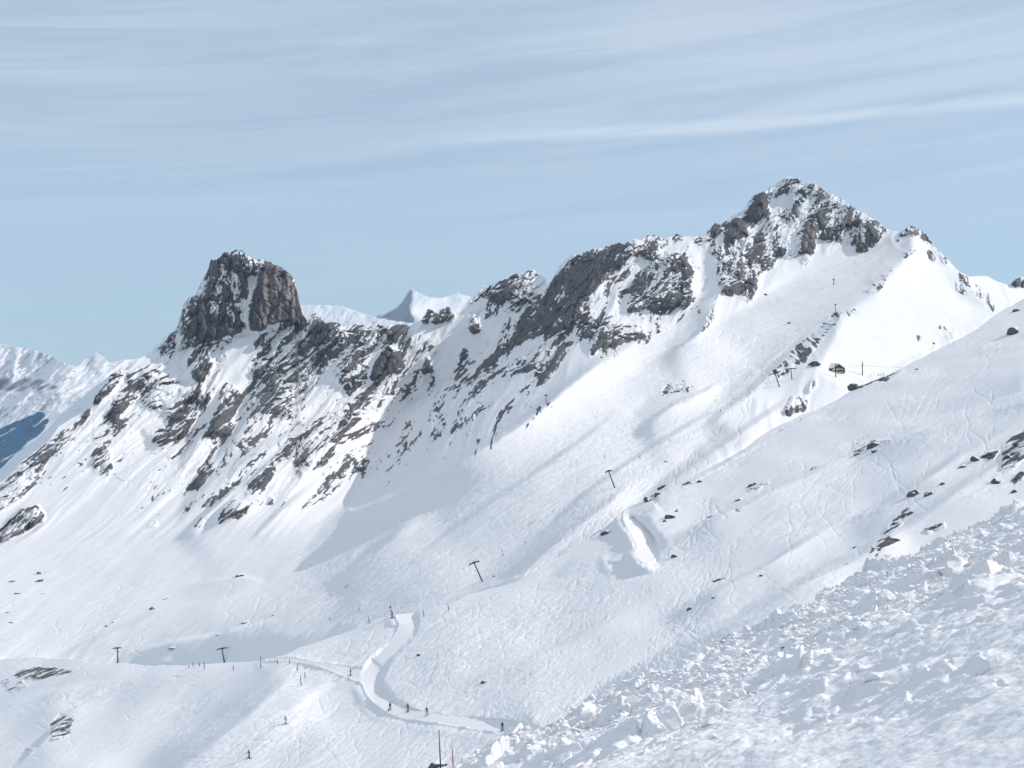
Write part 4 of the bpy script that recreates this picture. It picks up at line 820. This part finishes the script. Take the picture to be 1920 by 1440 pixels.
def skier(px, py, yaw, pose, col, label, L=None, full=True, hpx=None, skis=True, lean=0):
    g = at(L or LB, px, py); me, J = BODY[pose]; sc_ = 1.06 if hpx is None else hpx*g.y/F/1.78
    key = 'b_%s_%s' % (pose, col)
    if key not in SK: m2 = me.copy(); m2.materials.clear(); m2.materials.append(M['cl_'+col]); SK[key] = m2
    if not full:
        o = bpy.data.objects.new('person', SK[key]); COL.objects.link(o); o.location = g; o.rotation_euler = (0, R(lean), R(yaw)); o.scale = (sc_,)*3; return tag(o, label, 'person', 'skiers far off on the slopes')
    root = empty('person', g, label, 'person', 'skiers on the groomed runs', (0, R(lean), R(yaw))); root.scale = (sc_,)*3
    o = bpy.data.objects.new('body', SK[key]); COL.objects.link(o); o.parent = root
    head_bits(root, J, col)
    for sd_, an, to in ((-1, 'anl', 'tol'), (1, 'anr', 'tor')):
        a = Vector(J[an]); t = Vector(J[to]); d = (t-a); d.z = 0; d.normalize(); mid = (a+t)/2; n = Vector((-d.y, d.x, 0))
        bm = BM(); prof = [(-.75, .0, .035), (-.7, 0, .045), (0, 0, .04), (.7, 0, .05), (.82, .04, .045), (.9, .11, .02)]; pv = []
        for s_, z, w in prof:
            for k in (-1, 1):
                for zz in (0, .022): pv.append(bm.verts.new(Vector((mid.x, mid.y, 0))+d*s_+n*w*k+Vector((0, 0, z+zz+.0))))
        for i in range(len(prof)-1):
            b = i*4
            for q4 in ((0, 2, 6, 4), (1, 5, 7, 3), (0, 4, 5, 1), (2, 3, 7, 6)): bm.faces.new([pv[b+j] for j in q4])
        bm.faces.new([pv[0], pv[1], pv[3], pv[2]]); bm.faces.new([pv[-4], pv[-2], pv[-1], pv[-3]]); obj_from_bm('ski', bm, M['cl_charcoal'], root)
        bm = BM(); box(bm, mid+Vector((0, -.02, .09)), (.13, .32, .16), None, .8); obj_from_bm('ski_boot', bm, M['black'], root)
        h = Vector(J['hal' if sd_ < 0 else 'har']); e_ = Vector((h.x+sd_*.06, h.y-.22, .02)); bm = BM(); tube(bm, [h+Vector((0, .02, .1)), h, e_], [.014, .013, .008], 6); tube(bm, [e_+(h-e_)*.06, e_+(h-e_)*.07], .05, 8); obj_from_bm('ski_pole', bm, M['steel'], root)
    return root
SK = {}
skier(658, 1267, 95, 'stand', 'charcoal', 'skier in dark clothing on the wide junction, far left of the others on the run')
skier(731, 1332, -30, 'skate', 'navy', 'slim dark skier at the bend of the main run, leftmost of the group of three')
skier(765, 1335, 20, 'glide', 'charcoal', 'skier in black close to the shaded bank, middle of the group of three')
skier(800, 1341, 190, 'skate', 'teal', 'skier with legs apart, rightmost of the group of three at the bend')
skier(942, 1370, 160, 'stand', 'navy', 'skier alone on the lower end of the main run near the debris')
skier(537, 1359, 100, 'glide', 'charcoal', 'skier in dark clothes on the off-piste slope below the lit snow edge')
skier(468, 1421, 70, 'glide', 'navy', 'skier lowest in the picture, alone on the lower left slope')
skier(736, 1157, 80, 'stand', 'charcoal', 'person in black beside the sign pole at the top of the main run')
for a in [
 (648,1104,30,'stand','charcoal','left one of the tiny pair of skiers on the open slope above the snow lip'),(652,1102,200,'skate','grey','right one of the tiny pair of skiers on the open slope above the snow lip'),
 (621,1119,60,'glide','navy','tiny skier on the slope below and left of the pair'),(674,1145,60,'glide','brown','tiny skier just above the crest, left of the sign pole'),(618,1163,10,'glide','charcoal','tiny skier low on the slope, above the long snow lip'),
 (994,1000,70,'glide','charcoal','tiny skier highest of the four beside the shaded hollow'),(985,1018,40,'stand','navy','tiny skier second from the top beside the shaded hollow'),(942,1033,70,'glide','brown','tiny skier third from the top beside the shaded hollow'),(943,1042,30,'stand','grey','tiny skier lowest of the four beside the shaded hollow'),
 (1134,859,120,'stand','charcoal','tiny skier on the slope just above the leaning pylon'),(1200,859,30,'glide','navy','tiny skier on the slope right of the leaning pylon'),(1257,828,60,'glide','charcoal','tiny skier in the middle of the wide upper slope'),
 (1328,788,10,'stand','charcoal','tiny skier in the shaded slope, lowest of four below the hut rocks'),(1351,772,40,'stand','navy','tiny skier in the shaded slope, second lowest of four'),(1342,750,50,'glide','brown','tiny skier in the shaded slope, below the snow fold'),(1407,740,80,'stand','charcoal','tiny skier highest of the four, left of the hut pylons'),
 (1342,561,0,'stand','charcoal','tiny climber in the steep gully, right one of two below the cliff'),(1346,557,50,'stand','navy','tiny climber in the steep gully, upper one beside dark crags'),
 (1632,706,90,'stand','grey','tiny person on the lit snow just right of the hut wire pole'),(1647,704,0,'stand','brown','tiny person in the line right of the hut, left end'),(1652,704,60,'stand','charcoal','tiny person in the line right of the hut, middle'),(1657,703,120,'stand','dark_red','tiny person in the line right of the hut, right end')]:
    skier(*a[:5], a[5], LM, False, 6 if a[0] < 1300 else 5)

# ------------------------------------------------------------------ mountain hut, shed, wire
def window(root, x, z, w, h, y, mat='glass'):
    bm = BM(); box(bm, (x, y, z), (w, .12, h)); f = obj_from_bm('window', bm, M['roofwood'], root); bm = BM(); box(bm, (x, y-.05, z), (w*.8, .06, h*.8)); obj_from_bm('pane', bm, M[mat], f)
g = at(LM, 1571, 700); k = g.y/F; w = 23*k; d_ = 9; hw = 8.5*k; hr = 16*k
hut = empty('mountain_hut', g+Vector((0, 0, .3)), 'pale mountain hut with brown gabled roof on the snow terrace below the bright slope', 'hut', rot=(0, 0, R(26)))
bm = BM(); box(bm, (0, d_/2, hw/2), (w, d_, hw)); obj_from_bm('wall', bm, M['wall'], hut)
bm = BM()
vs = [bm.verts.new(v) for v in ((-w/2, .02, hw), (w/2, .02, hw), (0, .02, hr-.4), (-w/2, d_, hw), (w/2, d_, hw), (0, d_, hr-.4))]
bm.faces.new([vs[0], vs[1], vs[2]]); bm.faces.new([vs[5], vs[4], vs[3]]); obj_from_bm('gable', bm, M['roofwood'], hut)
for sg in (-1, 1):
    bm = BM(); e_ = w/2+1.2; vs = []
    for y in (-1.2, d_+.8):
        for x, z in ((0, hr), (sg*e_, hw-.4), (sg*e_, hw-.05), (0, hr+.4)): vs.append(bm.verts.new((x, y, z)))
    for f in ((0, 1, 2, 3), (7, 6, 5, 4), (0, 4, 5, 1), (1, 5, 6, 2), (2, 6, 7, 3)): bm.faces.new([vs[i] for i in f])
    bmesh.ops.recalc_face_normals(bm, faces=bm.faces); ro = obj_from_bm('roof', bm, M['roofwood'], hut)
    bm = BM(); vs = []
    for y in (-1.0, d_+.6):
        for x, z in ((0, hr+.42), (sg*(e_-.3), hw+.03), (sg*(e_-.3), hw+.5), (0, hr+.9)): vs.append(bm.verts.new((x, y, z)))
    for f in ((0, 1, 2, 3), (7, 6, 5, 4), (0, 4, 5, 1), (1, 5, 6, 2), (2, 6, 7, 3)): bm.faces.new([vs[i] for i in f])
    bmesh.ops.recalc_face_normals(bm, faces=bm.faces); obj_from_bm('roof_snow', bm, M['block'], ro)
for x in (-.33, -.2, .18, .33): window(hut, x*w, hw*.5, 1.2, 1.3, -.06)
bm = BM(); box(bm, (w*.02, -.05, 1.1), (1.1, .12, 2.2)); obj_from_bm('door', bm, M['wood'], hut)
bm = BM(); box(bm, (w*.42, -.14, hw*.4), (.9, .1, 1.6)); obj_from_bm('shutter', bm, M['red'], hut)
bm = BM(); box(bm, (w/2+1.3, 2.5, 1.3), (2.6, 4, 2.6)); obj_from_bm('porch', bm, M['roofwood'], hut)
bm = BM(); vs = [bm.verts.new(v) for v in ((-w/2-.02, 1, 0), (-w/2-6.0, 1, -.4), (-w/2-.02, 1, hw*.85), (-w/2-.02, 7, 0), (-w/2-6.0, 7, -.4), (-w/2-.02, 7, hw*.85))]
for f in ((0, 2, 1), (3, 4, 5), (1, 2, 5, 4), (0, 1, 4, 3)): bm.faces.new([vs[i] for i in f])
bmesh.ops.recalc_face_normals(bm, faces=bm.faces); obj_from_bm('lean_to_roof', bm, M['stone'], hut)
g = at(LM, 1531, 686); k = g.y/F; w = 13*k
shed = empty('stone_shed', g+Vector((0, 0, -.4)), 'small dark stone shed with gabled roof, left of the mountain hut', 'shed', rot=(0, 0, R(12)))
bm = BM(); h = 5*k; box(bm, (0, 3, h/2), (w, 6, h)); vs = [bm.verts.new(v) for v in ((-w/2, .01, h), (w/2, .01, h), (0, .01, 9.5*k), (-w/2, 6, h), (w/2, 6, h), (0, 6, 9.5*k))]; bm.faces.new(vs[:3]); bm.faces.new([vs[5], vs[4], vs[3]]); obj_from_bm('wall', bm, M['stone'], shed)
for sg in (-1, 1):
    bm = BM(); vs = []
    for y in (-.5, 6.5):
        for x, z in ((0, 9.6*k), (sg*(w/2+.7), h-.5), (sg*(w/2+.7), h-.1), (0, 10.3*k)): vs.append(bm.verts.new((x, y, z)))
    for f in ((0, 1, 2, 3), (7, 6, 5, 4), (0, 4, 5, 1), (1, 5, 6, 2), (2, 6, 7, 3)): bm.faces.new([vs[i] for i in f])
    bmesh.ops.recalc_face_normals(bm, faces=bm.faces); obj_from_bm('roof', bm, M['wood'], shed)
bm = BM(); box(bm, (.3, -.04, 1.1), (1.1, .12, 2.1)); obj_from_bm('door', bm, M['black'], shed)
tops = []
for px, py, hp, lab in ((1567, 703, 22, 'tall dark pole standing in front of the mountain hut'), (1617, 703, 25, 'tall dark wire pole standing right of the mountain hut')):
    g = at(LM, px, py, -6 if px < 1600 else 0); H = hp*g.y/F; t = empty('wire_pole', g, lab, 'pole', 'wire poles by the mountain hut')
    bm = BM(); tube(bm, [(0, 0, -1.5), (0, 0, H)], [.36, .28], 8); obj_from_bm('shaft', bm, M['post'], t); bm = BM(); box(bm, (0, 0, H*.72), (1.3, .3, .3)); obj_from_bm('crosspiece', bm, M['post'], t); tops.append(g+Vector((0, 0, H*.74)))
g3 = tops[1]+Vector((42, -8, -1.5)); pts = []
for a, b in ((tops[0], tops[1]), (tops[1], g3)):
    for i in range(9): t_ = i/9; p = a.lerp(b, t_); p.z -= 1.2*4*t_*(1-t_)*.5; pts.append(p)
bm = BM(); tube(bm, pts, .05, 5); tag(obj_from_bm('wire', bm, M['steel']), 'thin overhead wire strung past the mountain hut between its poles', 'wire')

# ------------------------------------------------------------------ boulders and outcrops standing in the snow
def rock_mesh(seed, sx, sy, sz, sub=3, cuts=14):
    r = random.Random(seed); bm = BM(); bmesh.ops.create_icosphere(bm, subdivisions=sub, radius=1)
    pl = [(Vector((r.gauss(0, 1), r.gauss(0, 1), r.gauss(0, .8))).normalized(), r.uniform(.55, .9)) for _ in range(cuts)]
    off = Vector((r.uniform(0, 50),)*3)
    from mathutils import noise as mn
    for v in bm.verts:
        d = v.co.normalized(); s = 1.
        for n, k in pl:
            c = d.dot(n)
            if c > .05: s = min(s, k/c)
        s += .10*mn.noise(d*2.2+off)+.05*mn.noise(d*6+off); v.co = Vector((d.x*s*sx, d.y*s*sy, d.z*s*sz))
    return bm
def boulder(px, py, wpx, hpx, label, L=None, ang=-22, seed=None, snow=.62, name='boulder', cat='boulder', group='dark boulders sticking out of the snow', depth=.8):
    """ang: tilt across the picture in degrees (down to the left is negative)"""
    L = L or LB; g = at(L, px, py); k = g.y/F; sx, sz = wpx*k/2, hpx*k/2; sy = (sx+sz)/2*depth
    seed = seed or int(px*7+py); r = random.Random(seed); root = None
    bm = rock_mesh(seed, sx*1.12, sy*1.1, sz*1.25)
    rot = Matrix.Rotation(R(ang), 4, 'Y'); bmesh.ops.transform(bm, matrix=rot, verts=bm.verts); bm.normal_update()
    val = []
    from mathutils import noise as mn
    for v in bm.verts:
        n = v.normal; up = n.z*.9+n.x*.25+.5*mn.noise(v.co/(sz*.6+.01)+Vector((seed, 0, 0))); val.append(.95-1.1*max(0, min(1, (up-snow+.15)/.3)))
    o = obj_from_bm(name, bm, M['boulder'], None); a_ = o.data.attributes.new('rock', 'FLOAT', 'POINT'); a_.data.foreach_set('value', val); o.location = g+Vector((0, sy*.15, -sz*.12))
    tag(o, label, cat, group); return o
for a in [
 (1714,927,26,20,'rounded grey boulder alone above the debris field, left end of the right-hand rock chain',None,25),
 (1742,927,20,12,'flat dark rock touching the right side of the rounded grey boulder',None,-20),
 (1906,583,20,14,'brown boulder with snow cap near the right edge, high on the near ridge',None,-30),(1902,626,24,24,'bulky brown boulder near the right edge, below the snow-capped one',None,-15),
 (1217,939,20,20,'black angular outcrop beside the bend of the upper groomed piste',None,-50),(1232,930,14,11,'smaller black rock touching the upper side of the angular outcrop',None,-40),
 (1258,970,22,18,'snow-capped boulder with dark left face in the slope right of the upper piste',None,-10),(1246,977,9,8,'small dark rock touching the left side of the snow-capped boulder',None,-40),(1270,957,10,10,'small dark rock above the snow-capped boulder',None,-40),
 (1138,996,26,14,'dark snow-topped boulder in the shaded hollow left of the upper piste',None,-10),
 (1265,1046,14,12,'dark rock cluster just below the end of the upper groomed piste',None,-40),(1428,1080,9,6,'small dark rock alone in the middle of the right-hand slope',None,-15),
 (1346,1085,24,6,'long flat dark rock in the middle of the right-hand slope',None,-22),(1339,1119,11,4,'thin flat dark rock below the long flat one',None,-10),(1292,1139,14,9,'dark patchy rock on the slope left of the thin flat rock',None,-35),
 (906,1277,11,8,'small black boulder on the open slope inside the bend of the main run',None,-30),(785,1232,8,7,'small dark rock half buried just right of the main run',None,-30),
 (1412,908,28,10,'long dark outcrop on the mid slope right of the upper piste',None,-32),(1385,938,16,8,'low dark outcrop below the long one on the mid slope',None,-30),(1312,903,14,8,'small dark outcrop on the spur crest above the upper piste',None,-28),(1290,906,16,7,'streaky brown outcrop on the spur crest above the angular outcrop',None,-35),
 (1527,879,20,8,'flat snow-topped outcrop between the long outcrop and the big rocky patch',None,-15),(1637,838,30,16,'largest dark outcrop in the rocky patch of the right slope',None,-35),(1640,848,14,9,'square dark rock below the largest outcrop of the rocky patch',None,-5),(1608,852,14,8,'dark rock at the left end of the rocky patch of the right slope',None,-30),
 (1330,970,22,5,'thin slanting dark rock band in the combed snow',None,-40),(1240,917,20,5,'thin slanting rock on the crest edge above the black outcrop',None,-30),
 (1600,726,22,14,'dark rock ledge jutting over the terrace below the hut',None,-18),(1655,711,30,9,'long dark ledge on the near ridge right of the hut terrace',None,-24),(1720,690,10,5,'small dark rock on the near ridge, right of the long ledge',None,-25),
 (1700,968,30,9,'dark slanting outcrop below the rounded grey boulder',None,-38),(1678,982,18,8,'broken dark outcrop continuing the slanting one downhill',None,-38),(1640,1030,12,16,'dark rocks at the lower end of the right-hand rock chain',None,-60),(1590,1059,12,5,'tiny dark rock left of the end of the rock chain',None,-25),(1602,1032,11,4,'thin dark sliver of rock left of the rock chain',None,-45),
 (1768,908,14,10,'dark rock in the chain above the rounded grey boulder',None,-40),(1828,862,18,20,'pointed dark rock fin high in the right-hand rock chain',None,-35),(1805,874,22,8,'flat dark rock just left of the pointed fin',None,-35),
 (1752,986,22,7,'dark slanting rock between the boulder chain and the debris',None,-32),(1866,905,26,12,'long dark rock low in the upper right rock field',None,-55),(1900,922,14,10,'round dark rock nearest the debris at the right edge',None,-30),(1806,990,14,7,'dark rock touching the top edge of the snow debris',None,-10),(1890,858,26,14,'dark rock in the crowded field at the right edge',None,-45),
 (818,1437,44,22,'dark rock at the bottom edge beside the marker poles',None,-25)]:
    boulder(*a[:5], a[5] or LB, a[6])
for a in [
 (77,1074,15,10,'snow-capped dark boulder, largest on the left snow basin',LM,-15),(74,1090,20,6,'flat dark rock directly below the largest boulder of the left basin',LM,-22),(32,1113,13,5,'low snow-topped rock left in the basin',LM,-10),(15,1148,9,5,'small dark rock near the left edge of the basin',LM,-10),(22,1168,10,4,'small dark rock second lowest near the left edge',LM,-5),(80,1113,9,3,'thin pale-capped rock right of the low snow-topped one',LM,-5),(22,1091,14,4,'thin flat rock near the left edge, above the low snow-topped rock',LM,-15),
 (449,1080,20,7,'snow-topped flat boulder on the rounded knoll of the basin',LM,-5),(285,1143,13,7,'dark rock on the swell left of the knoll',LM,-25),(310,1124,12,4,'thin snow-capped rock right above the dark swell rock',LM,-15),(459,1168,17,7,'patchy dark rock right of the basin swells',LM,-5),(514,1154,9,4,'small round dark rock right of the patchy one',LM,0),
 (325,1214,19,5,'flat snow-topped rock between the two left pylons',LM,-3),(200,1175,8,4,'small dark rock low on the swell above the left pylon',LM,-10),(212,1168,6,4,'tiny dark rock next to the small one on the swell',LM,-10),(408,1190,8,3,'tiny pale rock above the leaning left pylon',LM,0),
 (1241,827,0,0,'',LM,0),(1249,866,7,5,'small dark rock on the wide slope right of the leaning pylon',LM,-25),(1481,606,10,6,'small dark rock casting a shadow on the upper slope',LM,-20),(1436,553,8,6,'small rock on the open slope below the crags',LM,-20),(1495,608,0,0,'',LM,0),(1310,642,0,0,'',LM,0),
 (926,1083,7,3,'tiny dark rock in the shaded hollow right of the largest pylon',LM,-50),(1530,541,0,0,'',LM,0)]:
    if a[2]: boulder(*a[:5], a[5], a[6])

# ------------------------------------------------------------------ broken snow blocks of the debris field
protos = []
for i in range(9):
    r = random.Random(100+i); bm = BM(); s = (r.uniform(.5, 1), r.uniform(.45, .9), r.uniform(.3, .7))
    for _ in range(14):
        v = Vector([max(-1, min(1, r.gauss(0, 1.3))) for _ in range(3)]); bm.verts.new(Vector((v.x*s[0], v.y*s[1], v.z*s[2]))*.5)
    res = bmesh.ops.convex_hull(bm, input=bm.verts); bmesh.ops.delete(bm, geom=[e for e in res['geom_interior'] if isinstance(e, bmesh.types.BMVert)], context='VERTS')
    bmesh.ops.bevel(bm, geom=list(bm.edges), offset=.035, segments=1, affect='EDGES'); bmesh.ops.recalc_face_normals(bm, faces=bm.faces)
    me = bpy.data.meshes.new('snow_block'); bm.to_mesh(me); bm.free(); at_ = me.attributes.new('rock', 'FLOAT', 'POINT'); at_.data.foreach_set('value', [-1.]*len(me.vertices)); me.materials.append(M['block']); protos.append(me)
r = random.Random(5); done = 0; spots = []
def deb_spot():
    while True:
        if r.random() < .62:
            x = r.uniform(860, 1925); y0 = float(interp_line(CREST_A, x)); y = y0+2+abs(r.gauss(0, 1))*(20+ (x-860)*.05)
        else:
            x = r.uniform(900, 1925); y = r.uniform(1000, 1400); y0 = float(interp_line(CREST_A, x))
        if y < y0+1 or y > 1438: continue
        d = float(cubic(DEB, np.array([x]), np.array([y]))[0])
        if r.random() < d*(1 if y < y0+130 else .35): return x, y
LAB = 'angular white snow block, one of many scattered through the avalanche debris on the near slope'
def put_block(me, x, y, s):
    g = at(LA, x, y); return g+Vector((0, 0, s*.02)), (r.uniform(-.5, .5), r.uniform(-.5, .5), r.uniform(0, 6.28)), (s, s*r.uniform(.7, 1.2), s*r.uniform(.5, .95))
for i in range(230):
    x, y = deb_spot(); g = at(LA, x, y); wp = r.uniform(15, 27) if r.random() < .72 else r.uniform(27, 42); s = min(wp*g.y/F, .72); me = protos[i % 9]
    loc, rt, sc_ = put_block(me, x, y, s); o = bpy.data.objects.new('snow_block', me); COL.objects.link(o); o.location = loc; o.rotation_euler = rt; o.scale = sc_; tag(o, LAB, 'snow block', 'snow blocks in the avalanche debris')
# crumbs between the blocks: nobody could count them
vs, fs = [], []; r2 = np.random.default_rng(9)
for i in range(4200):
    x, y = deb_spot(); g = at(LA, x, y); s = min(r.uniform(3, 8)**1.2*g.y/F, .22); me = protos[i % 9]; base = len(vs)
    rt = Matrix.Rotation(r.uniform(0, 6.28), 3, 'Z') @ Matrix.Rotation(r.uniform(-.6, .6), 3, 'X'); P = [rt @ (v.co*s*1.2)+g+Vector((0, 0, s*.05)) for v in me.vertices]
    vs += P; fs += [[base+k for k in p.vertices] for p in me.polygons]
me = bpy.data.meshes.new('snow_crumbs'); me.from_pydata([tuple(v) for v in vs], [], fs); at_ = me.attributes.new('rock', 'FLOAT', 'POINT'); at_.data.foreach_set('value', [-1.]*len(vs)); me.materials.append(M['block'])
o = bpy.data.objects.new('snow_crumbs', me); COL.objects.link(o); tag(o, 'small crumbs of broken snow strewn between the blocks', 'snow', kind='stuff')

# ------------------------------------------------------------------ air
bm = BM(); box(bm, (0, 6000, 0), (16000, 16000, 4000)); m = bpy.data.materials.new('haze'); m.use_nodes = True; nt = m.node_tree; nt.nodes.clear()
o_ = nd(nt, 'ShaderNodeOutputMaterial'); p_ = nd(nt, 'ShaderNodeVolumePrincipled'); p_.inputs['Color'].default_value = (.62, .78, 1, 1); p_.inputs['Density'].default_value = 5e-5; nt.links.new(p_.outputs[0], o_.inputs['Volume'])
tag(obj_from_bm('haze', bm, m), kind='stuff')
